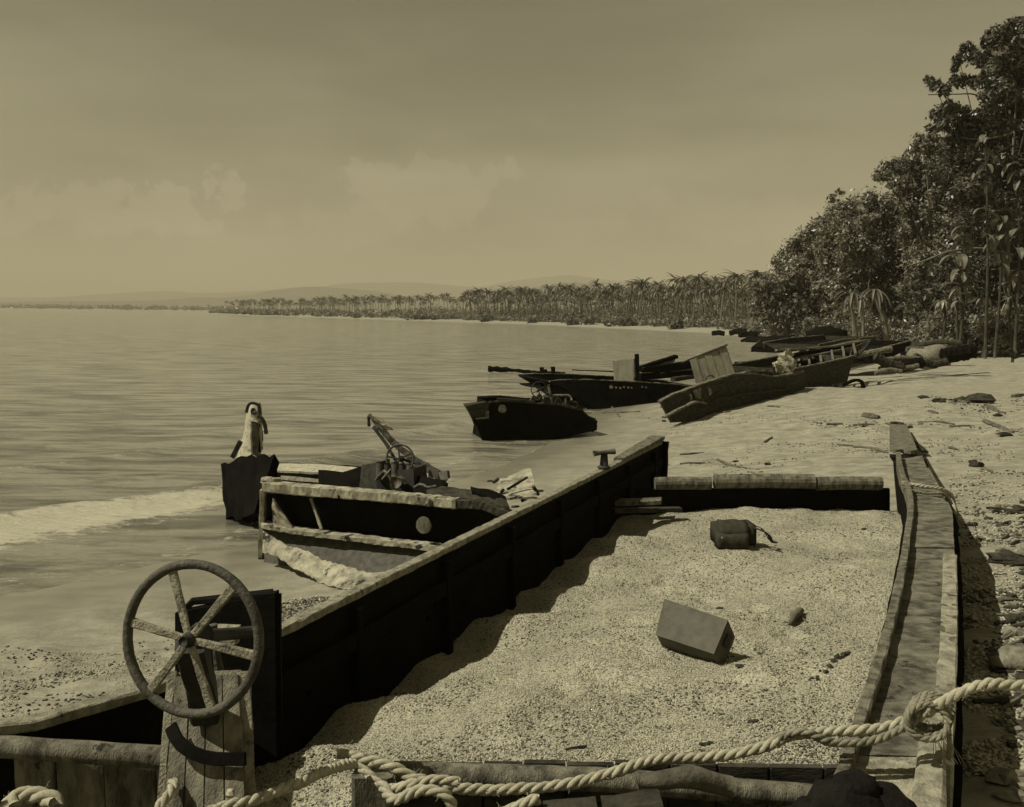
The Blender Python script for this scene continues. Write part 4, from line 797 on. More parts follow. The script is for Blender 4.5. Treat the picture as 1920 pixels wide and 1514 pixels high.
# fourth: long black hull behind
e4, A4, B4, k4 = hull('landing_craft', 'long low black hull lying behind the small black hulk with a wheel', [(1030, 717), (1060, 714), (1100, 714), (1200, 718), (1290, 724), (1330, 728)], [(1085, 745), (1095, 763), (1120, 764), (1200, 760), (1290, 760), (1330, 760)], 29.5, 31.5, 3.0, 'black_hull', 'old_wood', t=.07)
for k, a in enumerate((1146, 1155, 1163, 1170, 1178, 1184, 1204, 1211)): disc('hole_light', U(a, 726+k % 3, 29.9+k*.1), (0, -1, 0), .055 if k == 0 else .03, 'deck_pale', e4)  # pale discs coloured as daylight showing through small holes
bx = empty('box_frame', U(1175, 715, 31.3), 'square grey board with a black post at its right on the long black hull', 'board')
part_sheet('board', PL([(1151, 678), (1190, 673)], 31.6, 31.1), PL([(1153, 716), (1190, 718)], 31.6, 31.1), 'ply', bx, .06, 4, 4, .004); part_bar('post', [U(1194, 664, 31.1), U(1195, 716, 31.1)], .14, .10, 'black_hull', bx, .006, 8, (0, 1, 0))
e4b = empty('collapsed_hull', U(1250, 700, 34), 'collapsed dark hull timbers fanning out between the post and the big tilted board', 'wrecked boat')
for x0, y0, x1, y1, w, m_ in ((1200, 690, 1268, 669, .14, 'black_hull'), (1201, 692, 1262, 675, .12, 'cap_wood'), (1200, 697, 1302, 683, .30, 'black_hull'), (1200, 701, 1298, 693, .10, 'cap_wood'), (1200, 706, 1300, 700, .26, 'black_hull'), (1262, 712, 1304, 706, .16, 'dark_hull')):
    part_bar('timber', [U(x0, y0, 33.5), U(x1, y1, 34.5)], .2, w, m_, e4b, .01, 8)
e5b = empty('big_board', U(1335, 715, 31.8), 'large pale planked board standing tilted among the wrecks', 'board')
tl, tr, br, bl = (1294, 676), (1362, 649), (1379, 700), (1306, 719)
for k in range(5):
    a, b_ = k/5+.005, (k+1)/5-.005; T = lambda p, q, t: U(p[0]+(q[0]-p[0])*t, p[1]+(q[1]-p[1])*t, 32.5-1.0*t+.02*(k % 2))
    part_sheet('plank', [T(tl, tr, a), T(tl, tr, b_)], [T(bl, br, a), T(bl, br, b_)], 'ply', e5b, .05, 2, 5, .003)
part_bar('top_batten', [U(1278, 681, 32.7), U(1294, 674, 32.5), U(1363, 647, 31.4)], .08, .05, 'dark_hull', e5b, .003, 6)
# fifth: hogged hull nearer
e5, A5, B5, k5 = hull('landing_craft', 'buckled dark hull with two pale discs at its end, nearest wreck right of the water', [(1236, 755), (1262, 741), (1310, 723), (1345, 712), (1375, 703), (1410, 702), (1450, 708), (1486, 703)], [(1257, 789), (1300, 786), (1335, 780), (1345, 768), (1375, 765), (1400, 764), (1450, 757), (1486, 747)], 23.6, 28.4, 1.3, 'dark_hull', 'old_wood', rail=.12, inside='pale_paint', deckdrop=.12, skew=(.75, 1.3, 0))
for a, b_, r in ((1290, 746, .12), (1326, 735, .13)): disc('painted_disc', U(a, b_, 23.6+(a-1236)/250*4.8-.1), (-.3, -1, 0), r, 'deck_pale', e5)
part_sheet('painted_wedge', PL([(1300, 733), (1313, 728)], 24.6, 24.8), PL([(1305, 750), (1314, 748)], 24.6, 24.8), 'deck_wood', e5, .02, 2, 2)
part_bar('rub_rail', smooth_path([U(1244, 783, 23.2), U(1285, 762, 24.0), U(1305, 754, 24.4), U(1322, 757, 24.9)], 14), .10, .05, 'old_wood', e5, .01, 14)
part_bar('rub_rail', PL([(1335, 752), (1400, 738), (1480, 730)], 25.1, 28), .08, .05, 'dark_hull', e5, .01, 14)
part_tube('ring', smooth_path([U(1322, 716, 25.8), U(1326, 706, 25.8), U(1336, 705, 25.8), U(1342, 714, 25.8)], 10), .02, 'iron', e5)
part_bar('thwart', [U(1400, 690, 27.5), U(1402, 704, 27.3)], .05, .06, 'iron', e5, .004, 3, (0, 1, 0)); part_bar('broken_cleat', [U(1450, 688, 28), U(1453, 703, 28)], .08, .06, 'iron', e5, .004, 3, (0, 1, 0))
part_bar('far_rail', [U(1378, 682, 34.0), U(1460, 675, 34.5)], .1, .12, 'black_hull', e5, .01, 8)
q = MB()
for k, (a, b_, r) in enumerate(((1470, 690, .35), (1478, 680, .25), (1462, 700, .25), (1473, 670, .22))): q.blob(U(a, b_, 29.5), r, .4, 10, (1, .7, 1), k)
q.build('crumpled_plating', M['pale_paint'], e5)
# sixth: open ribbed hull
e6, A6, B6, k6 = hull('ribbed_hull', 'open timber hull with exposed ribs and long gunwales, bow pointing right', [(1484, 694), (1540, 683), (1585, 673), (1600, 668)], [(1492, 738), (1530, 736), (1555, 737), (1583, 720)], 30.5, 33.0, 2.6, 'dark_hull', 'old_wood', rail=.09)
for pts, w, m_ in (([(1455, 657), (1500, 655), (1560, 650), (1626, 638)], .10, 'cap_wood'), ([(1478, 674), (1540, 664), (1600, 652), (1628, 640)], .10, 'old_wood'), ([(1480, 668), (1540, 658), (1600, 648)], .16, 'black_hull'), ([(1484, 684), (1540, 676), (1598, 664)], .14, 'black_hull'), ([(1600, 672), (1618, 656), (1630, 638)], .14, 'dark_hull')):
    part_bar('long_timber', PL(pts, 33, 36), w, .07 if m_ != 'black_hull' else .16, m_, e6, .01, 16)
for a, y0, y1 in ((1500, 659, 688), (1518, 656, 684), (1540, 654, 680), (1562, 651, 676), (1583, 648, 670), (1604, 645, 664)): part_bar('rib', [U(a-4, y0, 35.5), U(a, y1, 32.8)], .08, .08, 'old_wood', e6, .008, 5)
part_sheet('bow_planking', PL([(1596, 654), (1630, 640)], 34, 36), PL([(1586, 690), (1610, 668)], 33, 34), 'dark_hull', e6, .05, 6, 4)
e7 = empty('wreck_fragment', G(1600, 722), 'bent dark piece of keel sticking out of the sand right of the ribbed hull', 'wreckage')
part_bar('timber', smooth_path([U(1580, 722, 31), U(1600, 714, 31), U(1614, 715, 31), U(1620, 728, 31)], 10), .14, .1, 'black_hull', e7, .01, 12); part_sheet('board', PL([(1560, 722), (1612, 712)], 31, 31.5), PL([(1562, 735), (1590, 722)], 31, 31), 'dark_hull', e7, .05, 5, 2)
# beyond: smaller wrecks
hull('upturned_boat', 'dark upturned boat behind the ribbed hull, leftmost of the far ones', [(1452, 655), (1470, 640), (1490, 632), (1510, 637), (1530, 646)], [(1452, 660), (1470, 659), (1490, 657), (1510, 656), (1530, 655)], 50, 54, 1.4, 'black_hull', 'old_wood', deckdrop=-.1)
hull('small_boat', 'low boat with pale gunwales in front of the leaning palms', [(1535, 647), (1580, 638), (1640, 632)], [(1535, 655), (1580, 652), (1640, 648)], 46, 52, 3, 'dark_hull', 'old_wood')
hull('small_boat', 'dark shallow boat right of the ribbed hull bow', [(1626, 662), (1660, 652), (1706, 640)], [(1630, 680), (1660, 672), (1704, 652)], 40, 44, 2.4, 'black_hull', 'old_wood')
hull('small_boat', 'slim dark hull lying far off where the bay curves', [(1440, 640), (1452, 634), (1462, 632)], [(1440, 642), (1452, 641), (1462, 639)], 80, 84, 2.4, 'black_hull', 'dark_hull', deckdrop=.05)
MB_ = MB().blob(U(1545, 632, 62), .9, .25, 12, (1.6, 1, .75), 4); tag(MB_.build('boulder', M['black_hull'], None, True), 'dark rounded boulder below the jungle behind the boats', 'boulder')
# logs to the right
def log(px, Y, r, label, mt='drift', group=None):
    w = [U(a, b_, Y) for a, b_ in px]; q = MB(); q.tube(smooth_path(w, 14), r, n=10, jit=.12); return tag(q.build('log', M[mt], None), label, 'log', group)
log([(1655, 683), (1690, 688), (1730, 679)], 36, .22, 'dark log on the sand just right of the ribbed hull', 'black_hull')
log([(1640, 668), (1660, 680), (1690, 690)], 35, .20, 'short dark log leaning against another by the ribbed hull', 'dark_hull')
log([(1715, 668), (1745, 683), (1775, 678)], 37, .16, 'curved driftwood log in the middle of the log pile', 'dark_hull')
log([(1768, 668), (1800, 663), (1826, 658)], 37.5, .32, 'thick dark log end at the right of the log pile', 'black_hull')
log([(1765, 655), (1790, 657), (1822, 652)], 39, .18, 'dark log lying on top of the thick log end', 'dark_hull')
log([(1700, 656), (1740, 655), (1775, 652)], 41, .14, 'thin log behind the log pile', 'drift')
log([(1648, 692), (1700, 690), (1722, 686)], 35, .10, 'thin pole at the foot of the log pile', 'drift')
q = MB(); q.blob(U(1747, 670, 38.5), .62, .25, 14, (1.5, 1, .75), 3); tag(q.build('boulder', M['stone'], None, True), 'pale rounded sand-coloured boulder within the log pile', 'boulder')
log([(1560, 655), (1600, 650), (1650, 648)], 47, .16, 'long pale pole lying across the far dark boats', 'old_wood')
log([(1500, 662), (1530, 656), (1570, 657)], 44, .14, 'dark pole in front of the leftmost upturned boat', 'black_hull')
log([(1640, 700), (1665, 694), (1690, 697)], 33.5, .09, 'short splintered spar at the near edge of the log pile', 'old_wood')
log([(1720, 648), (1760, 643), (1800, 645)], 46, .18, 'dark trunk at the foot of the jungle behind the pale boulder', 'dbark')
log([(1600, 668), (1640, 660), (1672, 655)], 38, .13, 'grey timber leaning on the ribbed hull bow', 'old_wood')
log([(1470, 640), (1520, 636), (1550, 640)], 58, .2, 'dark trunk behind the upturned boat', 'black_hull')
log([(1660, 676), (1700, 672), (1735, 676)], 36.5, .12, 'bleached pole along the front of the log pile', 'drift')
log([(1690, 666), (1720, 664), (1745, 662)], 40, .14, 'dark pole behind the pale boulder', 'black_hull')
# far shore specks
for k, (a, b_, c_, d_, Y) in enumerate(((1335, 626, 1358, 626, 128), (1368, 625, 1400, 622, 115), (1385, 628, 1430, 629, 104), (1420, 622, 1450, 616, 112))): log([(a, b_), ((a+c_)/2, (b_+d_)/2-2), (c_, d_)], Y, .35, ('dark stranded log at the water end of the far beach', 'low heap of black driftwood on the curve of the bay', 'flat dark log below the black driftwood heap', 'dark snag rising towards the trees at the bay curve')[k], 'black_hull')
bt = empty('canoe', U(772, 601, 330), 'tiny dark canoe floating off the far palm shore', 'canoe'); part_bar('hull', [U(762, 600, 330), U(770, 602, 330), U(783, 600, 330)], 1.0, .7, 'black_hull', bt, .05, 8)
# awash wreck out in the sea
aw = empty('sunken_hull', U(960, 695, 46), 'row of dark wreckage awash in the sea left of the wrecks', 'wreckage')
for x0, x1, y0, y1, r in ((915, 952, 692, 694, .14), (948, 1008, 693, 699, .09), (1008, 1060, 698, 700, .06), (1072, 1150, 694, 697, .03)): part_tube('waterlogged_timber', [U(x0, y0, 47), U((x0+x1)/2, (y0+y1)/2, 47), U(x1, y1, 47)], r, 'black_hull', aw, 8, .25, 10)
for a, h in ((920, 7), (1016, 9), (1022, 5), (1037, 10)): part_bar('stump', [U(a, 698, 47), U(a, 698-h, 47)], .22, .18, 'black_hull', aw, .01, 4, (0, 1, 0))

# ================================================================ vegetation
def leaves(C_, r, n, size, seed, up=.35, shell=.5, flat=.85):
    """n leaf-shaped faces spread through lumpy balls: C_ (k,3) centres, r (k,) radii"""
    rg = np.random.default_rng(seed); C_ = np.asarray(C_); r = np.asarray(r); wt = r**2/np.sum(r**2); k = rg.choice(len(C_), n, p=wt)
    sub = rg.normal(size=(len(C_), 14, 3)); sub /= np.linalg.norm(sub, axis=2, keepdims=True); s = rg.integers(0, 14, n)
    cen = C_[k]+sub[k, s]*r[k][:, None]*(.45+.5*rg.random((n, 1))**.5)*np.array([1, 1, flat]); dv = rg.normal(size=(n, 3)); dv /= np.linalg.norm(dv, axis=1, keepdims=True)
    P = cen+dv*(r[k]*np.where(rg.random(n) < .16, .75, .36)*(shell+(1-shell)*rg.random(n)))[:, None]
    nrm = dv*.6+rg.normal(size=(n, 3))*.5+np.array([0, 0, up]); nrm /= np.linalg.norm(nrm, axis=1, keepdims=True)
    t = np.cross(nrm, rg.normal(size=(n, 3))); t /= np.linalg.norm(t, axis=1, keepdims=True); b2 = np.cross(nrm, t)
    L_ = (size*rg.uniform(.6, 1.4, n))[:, None]; W = L_*.42; bend = nrm*L_*.12
    V = np.stack([P-t*L_*.5, P+b2*W*.5-t*L_*.08-bend, P+t*L_*.5-bend*.6, P-b2*W*.5-t*L_*.08-bend], 1).reshape(-1, 3)
    return V, np.arange(n*4).reshape(-1, 4)
def broadleaf(label, Y, trunkpx, clumps, n, size, seed, mt='leaf', group=None, limbs=8, tr=.24, sparse=(), spread=1.2):
    rs = random.Random(seed); C_ = []; rr = []; n = int(n*2.1); size *= .74; clumps = [(c[0], c[1], c[2]*1.22)+tuple(c[3:]) for c in clumps]
    for c in clumps:
        dy = c[3] if len(c) > 3 else rs.uniform(-1, 1)*spread*3; p = U(c[0], c[1], Y+dy); C_.append(p); rr.append(c[2]/F*(Y+dy))
    b0 = U(trunkpx[0], trunkpx[1], Y); base = Vector((b0.x, b0.y, hz(b0.x, b0.y)-.2)); e = empty('broadleaf_tree', base, label, 'tree', group)
    V, Fq = leaves([tuple(c) for c in C_], rr, n, size, seed); cr = obj('crown', V, Fq, M[mt], e)
    topc = max(C_, key=lambda c: c.z); mb = MB(); fork = base.lerp(topc, .35)+Vector((0, 0, .3)); m2 = fork.lerp(topc, .6)
    mb.tube(smooth_path([base, base.lerp(fork, .5)+Vector((.2, 0, 0)), fork, m2, topc], 16), [tr, tr*.8, tr*.6, tr*.3, tr*.1], n=8, jit=.08); mb.build('trunk', M['bark'], e, True)
    idx = list(range(len(C_))); rs.shuffle(idx)
    for i in idx[:limbs]:
        q = MB(); s = base.lerp(topc, rs.uniform(.2, .6)); mp_ = s.lerp(C_[i], .5)+Vector((0, 0, rs.uniform(0, .8))); q.tube(smooth_path([s, mp_, C_[i]], 9), [tr*.35, tr*.22, tr*.07], n=6, jit=.1); q.build('limb', M['dbark'], e, True)
    return e
broadleaf('bushy tree at the left end of the jungle, beside the palm grove', 92, (1480, 612), [(1436, 540, 20), (1440, 575, 26), (1462, 520, 24), (1478, 492, 22), (1500, 466, 24), (1528, 446, 26), (1500, 530, 38), (1540, 490, 38), (1470, 560, 34), (1545, 560, 40), (1500, 590, 28), (1450, 600, 18), (1520, 595, 26)], 15000, .55, 11)
broadleaf('rounded dense tree in the middle of the jungle edge', 78, (1620, 622), [(1560, 425, 24), (1580, 405, 24), (1610, 398, 26), (1645, 388, 26), (1600, 450, 42), (1655, 440, 42), (1690, 415, 34), (1565, 480, 36), (1625, 510, 46), (1690, 500, 44), (1575, 545, 36), (1640, 570, 40), (1590, 595, 24), (1700, 570, 36)], 22000, .48, 12)
e = broadleaf('wispy sapling sticking up above the rounded dense tree', 84, (1562, 620), [(1562, 372, 8), (1575, 362, 7), (1570, 392, 8), (1558, 405, 9)], 170, .5, 13, limbs=4, tr=.10)
broadleaf('tall tree whose left boughs reach out over the rounded tree', 68, (1760, 630), [(1655, 328, 12), (1672, 318, 15), (1700, 305, 18), (1715, 335, 24), (1690, 350, 18), (1735, 275, 20), (1760, 300, 28), (1745, 345, 36), (1785, 350, 34), (1725, 385, 30), (1775, 410, 40), (1735, 440, 38), (1790, 470, 38), (1745, 500, 38), (1730, 550, 34), (1780, 560, 36)], 21000, .44, 14)
broadleaf('tallest dark tree at the right edge of the picture', 56, (1880, 640), [(1865, 68, 13), (1885, 58, 15), (1912, 54, 17), (1900, 80, 24), (1858, 78, 14), (1812, 92, 9), (1822, 102, 10), (1845, 110, 16), (1798, 110, 8), (1790, 128, 7), (1880, 120, 26), (1915, 130, 30), (1742, 150, 7), (1752, 158, 9), (1772, 166, 8), (1768, 176, 7), (1795, 150, 11), (1815, 152, 10), (1838, 150, 13), (1870, 170, 24), (1905, 190, 32),
    (1762, 215, 14), (1778, 208, 16), (1800, 212, 14), (1746, 240, 7), (1772, 232, 14), (1815, 240, 20), (1845, 215, 22), (1860, 250, 30), (1905, 260, 38), (1800, 275, 26), (1835, 300, 34), (1880, 330, 38), (1925, 340, 46), (1962, 120, 40), (1975, 220, 60), (1990, 360, 70), (1830, 370, 34)], 24000, .46, 15, 'leaf_dark', limbs=14, tr=.20, spread=.8)
broadleaf('dark undergrowth tree below the tallest tree at the right edge', 60, (1905, 640), [(1850, 420, 40), (1910, 440, 50), (1800, 500, 40), (1860, 520, 44), (1920, 540, 50), (1980, 480, 70), (1820, 570, 40), (1880, 590, 36), (1985, 590, 60), (2060, 500, 80)], 22000, .36, 16, 'leaf_dark', limbs=10, tr=.25)
broadleaf('shaded tree standing outside the picture edge on the right', 58, (2150, 650), [(2080, 200, 70), (2150, 100, 80), (2200, 300, 100), (2120, 400, 90), (2250, 500, 100), (2120, 560, 70)], 9000, .5, 17, 'leaf_dark', limbs=6, tr=.35)
# bare boughs that catch the light
for pts, Y, r in (([(1700, 500), (1740, 487), (1780, 472), (1840, 466), (1900, 478)], 55, .07), ([(1740, 178), (1790, 177), (1830, 178), (1850, 200), (1870, 230)], 55.5, .05), ([(1800, 258), (1840, 262), (1880, 255)], 55, .05)):
    q = MB(); q.tube(smooth_path([U(a, b_, Y) for a, b_ in pts], 14), [r*.5, r, r*1.2], n=7, jit=.15)
    t_ = [o for o in bpy.data.objects if o.get('label', '').startswith('tallest dark tree')][0]; q.build('bough', M['bark'], t_, True)
# pale large-leaved plants (drooping blades)
def blade(q, p, d, L_, W, droop, nseg=6, curl=0):
    d = Vector(d).normalized(); side = d.cross(Vector((0, 0, 1))); side = side.normalized() if side.length > .01 else Vector((1, 0, 0)); v = []; c = Vector(p); dirv = d.copy()
    for i in range(nseg+1):
        t = i/nseg; w = W*math.sin(math.pi*min(1, .12+t*.88))**.7*.5; upv = side.cross(dirv).normalized()
        v += [c-side*w+upv*w*.35, c, c+side*w+upv*w*.35]; dirv = (dirv+Vector((0, 0, -droop/nseg))+side*curl/nseg).normalized(); c = c+dirv*L_/nseg
    f = []
    for i in range(nseg): f += [(i*3, i*3+1, i*3+4, i*3+3), (i*3+1, i*3+2, i*3+5, i*3+4)]
    q.add(v, f)
def bigleaf(label, Y, px, py, n, L_, W, seed, hpx, mt='leaf_pale'):
    rs = random.Random(seed); b0 = U(px, py, Y); base = Vector((b0.x, b0.y, hz(b0.x, b0.y)-.1)); e = empty('large_leaved_plant', base, label, 'plant'); top_ = U(px+rs.uniform(-10, 10), py-hpx, Y)
    q = MB(); q.tube(smooth_path([base, base.lerp(top_, .5)+Vector((.15, 0, 0)), top_], 8), [.10, .07, .05], n=7, jit=.08); q.build('stem', M['dbark'], e, True)
    for k in range(n*2):
        a = 2*math.pi*k/n*.618+rs.uniform(-.3, .3); q = MB(); s = base.lerp(top_, 1-rs.random()**1.5*.45); blade(q, s, (math.cos(a), math.sin(a), rs.uniform(.2, .9)), L_*rs.uniform(.32, .7), W*rs.uniform(.35, .75), rs.uniform(1.5, 3.2), 7, rs.uniform(-.4, .4)); q.build('leaf', M[mt], e)
for k, a in enumerate(((53.5, 1805, 620, 9, 2.3, .75, 21, 145), (52.8, 1868, 625, 9, 2.2, .8, 22, 230), (53.5, 1800, 630, 7, 1.9, .6, 23, 205), (52.5, 1905, 630, 9, 2.1, .7, 24, 330), (52.5, 1850, 630, 8, 1.8, .6, 25, 380), (53, 1900, 640, 8, 1.9, .6, 26, 130))):
    bigleaf(('pale plant with long drooping leaves, lowest beside the jungle trunks', 'pale drooping plant right of the lowest one at the jungle edge', 'slender pale plant with leaves just above the lowest drooping one', 'high pale drooping leaves near the right picture edge', 'highest tuft of pale drooping leaves inside the tallest tree', 'low pale leaves at the very right edge of the jungle')[k], *a)
# leaning palm trunks and bare trunks in the jungle edge
for k, (pts, Y, r) in enumerate((([(1612, 632), (1600, 600), (1594, 575), (1600, 552)], 58, .20), ([(1668, 632), (1658, 600), (1645, 570), (1640, 545)], 58, .20), ([(1622, 610), (1618, 580), (1616, 555)], 62, .12), ([(1845, 636), (1850, 600), (1846, 560)], 54, .10), ([(1900, 640), (1893, 600), (1897, 560)], 53, .09), ([(1765, 634), (1772, 600), (1768, 565)], 56, .10), ([(1800, 636), (1794, 590), (1800, 540)], 55, .09))):
    w = [U(a, b_, Y) for a, b_ in pts]; w[0].z = hz(w[0].x, w[0].y)-.1; e = empty('palm_tree' if k < 3 else 'thin_tree', w[0], ('pale leaning palm left of the pair below the jungle', 'pale leaning palm right of the pair below the jungle', 'thin palm between the two pale leaning ones', 'thin pale trunk in front of the dark undergrowth, second from the right edge', 'thin pale trunk nearest the right picture edge', 'thin pale trunk left of the drooping pale plants', 'thin trunk among the drooping pale plants')[k], 'palm' if k < 3 else 'tree')
    q = MB(); q.tube(smooth_path(w, 12), [r, r*.8, r*.6], n=8, jit=.05); q.build('trunk', M['bark' if k < 3 else 'dbark'], e, True)
    rs = random.Random(k+50); q = MB()
    for j in range(16): a = j*2.4; blade(q, w[-1], (math.cos(a), math.sin(a), rs.uniform(-.2, 1.0)), rs.uniform(1.2, 2.2) if k < 3 else rs.uniform(.6, 1.2), .16, rs.uniform(1.5, 3), 6)
    q.build('crown', M['palm' if k < 3 else 'leaf'], e)
# dark wood behind and low bushes under the trees
rg = np.random.default_rng(44); n = 90; cx_ = []; rr = []
for k in range(n):
    px = rg.uniform(1450, 2600); Y = rg.uniform(84, 120) if px < 1750 else rg.uniform(64, 84); topy = np.interp(px, [1450, 1560, 1650, 1740, 1900, 2600], [560, 470, 440, 400, 300, 250]); py = rg.uniform(topy, 640); p = U(px, py, Y); cx_.append(tuple(p)); rr.append(rg.uniform(1.6, 3.2))
V, Fq = leaves(cx_, rr, 60000, .6, 45); tag(obj('jungle', V, Fq, M['leaf_dark']), 'dark mass of jungle foliage behind the trees on the right', 'jungle', kind='stuff')
cx_ = []; rr = []
for k in range(150):
    px = rg.uniform(1420, 1990); Y = np.interp(px, [1420, 1500, 1600, 1800, 1990], [108, 88, 68, 58, 54])+rg.uniform(-2, 3); p = U(px, 610, Y); z = hz(p.x, p.y); h = rg.uniform(.3, 2.3); cx_.append((p.x, p.y, z+h)); rr.append(rg.uniform(.5, 1.2))
V, Fq = leaves(cx_, rr, 40000, .26, 46); tag(obj('bushes', V, Fq, M['leaf']), 'low bushes crowding the sand edge under the jungle trees', 'bushes', kind='stuff')
# palms
def palm_mesh(seed, h, parts=True):
    rs = random.Random(seed); lean = Vector((rs.uniform(-.16, .16), rs.uniform(-.1, .1), 1)); topv = lean*h; tr = MB()
    tr.tube(smooth_path([Vector((0, 0, -.4)), Vector((topv.x*.3, topv.y*.3, h*.5)), topv], 6), [.15, .11, .08], n=5)
    cr = MB(); nf = 22
    for k in range(nf):
        a = 2*math.pi*k/nf+rs.uniform(-.2, .2); el = rs.uniform(-.3, 1.3); blade(cr, topv, (math.cos(a), math.sin(a), el), rs.uniform(2.2, 3.3)*h/9, .50*h/9, rs.uniform(.5, 2.0), 4)
    for k in range(5): a = k*1.3; cr.blob(topv+Vector((math.cos(a)*.2, math.sin(a)*.2, -.25)), .16, .1, 6, (1, 1, 1.1), k)
    return tr, cr
def meshdata(name, mb, mt): me = bpy.data.meshes.new(name); me.from_pydata(mb.v, [], mb.f); me.materials.append(mt); return me
VAR = []
for s in range(6):
    t, c = palm_mesh(100+s, 8.6); j = MB(); j.add(t.v, t.f); j.add(c.v, c.f); me = bpy.data.meshes.new('far_palm_tree'); me.from_pydata(j.v, [], j.f); me.materials.append(M['palm']); me.materials.append(M['bark'])
    me.polygons.foreach_set('material_index', [1]*len(t.f)+[0]*len(c.f)); VAR.append((meshdata('trunk', t, M['bark']), meshdata('crown', c, M['palm']), me))
rs = random.Random(77); npalm = 0; cand = []
RGp = np.random.default_rng(78); X = RGp.uniform(-20, 90, 9000); Yv = RGp.uniform(125, 330, 9000); D = sdist(X, Yv); ok = (D > 13) & (D < 75) & (X/Yv < .30); X, Yv, D = X[ok], Yv[ok], D[ok]
ZZ = height(X, Yv)
def place_palms(X, Yv, ZZ, count, mind, lo, hi, full, label, group, pxlo, pxhi):
    placed = []
    for x_, y_, z_ in zip(X, Yv, ZZ):
        if len(placed) >= count: break
        px = CX+x_/y_*F
        if not (pxlo < px < pxhi): continue
        if any((x_-a)**2+(y_-b)**2 < mind**2 for a, b in placed): continue
        placed.append((x_, y_)); tr, cr, me = rs.choice(VAR); sc = rs.uniform(lo, hi); rz = rs.uniform(0, 6.28)
        if full:
            e = bpy.data.objects.new('palm_tree', None); e.location = (x_, y_, z_); e.rotation_euler = (0, 0, rz); e.scale = (sc,)*3; COL.objects.link(e); tag(e, label, 'palm', group)
            for nm, m_ in (('trunk', tr), ('crown', cr)): o = bpy.data.objects.new(nm, m_); o.parent = e; COL.objects.link(o)
        else:
            e = bpy.data.objects.new('palm_tree', me); e.location = (x_, y_, z_); e.rotation_euler = (0, 0, rz); e.scale = (sc*1.12, sc*1.12, sc); COL.objects.link(e); tag(e, label, 'palm', group)
    print('PALMS', len(placed))
o_ = np.argsort(D+RGp.uniform(0, 40, len(D))); pl1 = place_palms(X[o_], Yv[o_], ZZ[o_], 190, 2.3, .66, 1.16, True, 'coconut palm in the crowded grove behind the curve of the beach', 'coconut palms in the grove', 838, 1450)
X = RGp.uniform(-270, 40, 16000); Yv = RGp.uniform(325, 860, 16000); D = sdist(X, Yv); ok = (D > 14) & (D < 90) & (CX+X/Yv*F < 880); X, Yv, D = X[ok], Yv[ok], D[ok]; ZZ = height(X, Yv)
pxs = CX+X/Yv*F; 
# even spread along the picture: bins
o_ = np.lexsort((D, RGp.random(len(D)))); place_palms(X[o_], Yv[o_], ZZ[o_], 108, 3.0, .70, 1.08, False, 'small distant coconut palm in the long even row on the far point', 'far row of palms on the point', 412, 862)
# the rest of the palms, beyond the 300 nearest
def palm_mass(X, Yv, ZZ, lo, hi, label, pxlo, pxhi):
    Vs = []; Fs = []; b0 = 0; src = []
    for t_, c_, me in VAR:
        v = np.zeros(len(me.vertices)*3, np.float32); me.vertices.foreach_get('co', v); src.append((v.reshape(-1, 3), [tuple(p.vertices) for p in me.polygons], [p.material_index for p in me.polygons]))
    mi = []
    for x_, y_, z_ in zip(X, Yv, ZZ):
        if not (pxlo < CX+x_/y_*F < pxhi): continue
        v, f, m_ = rs.choice(src); sc = rs.uniform(lo, hi); a = rs.uniform(0, 6.28); ca, sa = math.cos(a), math.sin(a); w = v*sc; w = np.stack([w[:, 0]*ca-w[:, 1]*sa+x_, w[:, 0]*sa+w[:, 1]*ca+y_, w[:, 2]+z_], 1)
        Vs.append(w); Fs += [tuple(i+b0 for i in q) for q in f]; mi += m_; b0 += len(v)
    tag(obj('palm_wood', np.concatenate(Vs), Fs, [M['palm'], M['bark']], midx=mi), label, 'palm wood', kind='stuff')
palm_mass(X[-190:], Yv[-190:], ZZ[-190:], .6, 1.05, 'further palms filling the long low row on the far point', 425, 880)
Xb = RGp.uniform(-25, 95, 4000); Yb = RGp.uniform(140, 360, 4000); Db = sdist(Xb, Yb); okb = (Db > 30) & (Db < 110); Xb, Yb = Xb[okb][:720], Yb[okb][:720]
palm_mass(Xb, Yb, height(Xb, Yb), .40, 1.12, 'further palms filling the grove behind the curve of the beach', 842, 1480)
w = Z(393, 583, 1.2); w = U(393, 584, 900); e = bpy.data.objects.new('palm_tree', VAR[0][2]); e.location = (w.x, w.y, .3); e.scale = (.8, .8, .8); COL.objects.link(e); tag(e, 'lone tiny palm standing off the tip of the far point', 'palm')
# scrub on the palm shore, dark line of far coast
def scrub(name, n, cond, y0, y1, x0, x1, hlo, hhi, size, nl, label, mt, seed, dlo, dhi):
    rg = np.random.default_rng(seed); X = rg.uniform(x0, x1, n*40); Yv = rg.uniform(y0, y1, n*40); D = sdist(X, Yv); ok = (D > dlo) & (D < dhi) & cond(X, Yv); X, Yv = X[ok][:n], Yv[ok][:n]; z = height(X, Yv); h = rg.uniform(hlo, hhi, len(X))
    V, Fq = leaves(np.stack([X, Yv, z+h*.4], 1), h*.9, nl, size, seed, flat=.5); tag(obj(name, V, Fq, M[mt]), label, 'scrub', kind='stuff'); print(name, len(X))
scrub('shore_scrub', 420, lambda a, b: a/b < .28, 125, 340, -30, 90, .8, 2.4, .8, 26000, 'pale scrub and low bushes at the foot of the palm grove', 'scrub', 61, 9, 26)
scrub('shore_scrub', 420, lambda a, b: a/b < .0, 330, 880, -280, 20, 1.5, 3.2, 1.3, 22000, 'low scrub along the far point under the row of palms', 'scrub', 62, 6, 40)
scrub('shore_scrub', 40, lambda a, b: a/b < .2, 150, 700, -250, 40, 1.2, 2.2, .9, 5000, 'dark bushes at the edge of the far beach', 'leaf_dark', 63, 5, 10)
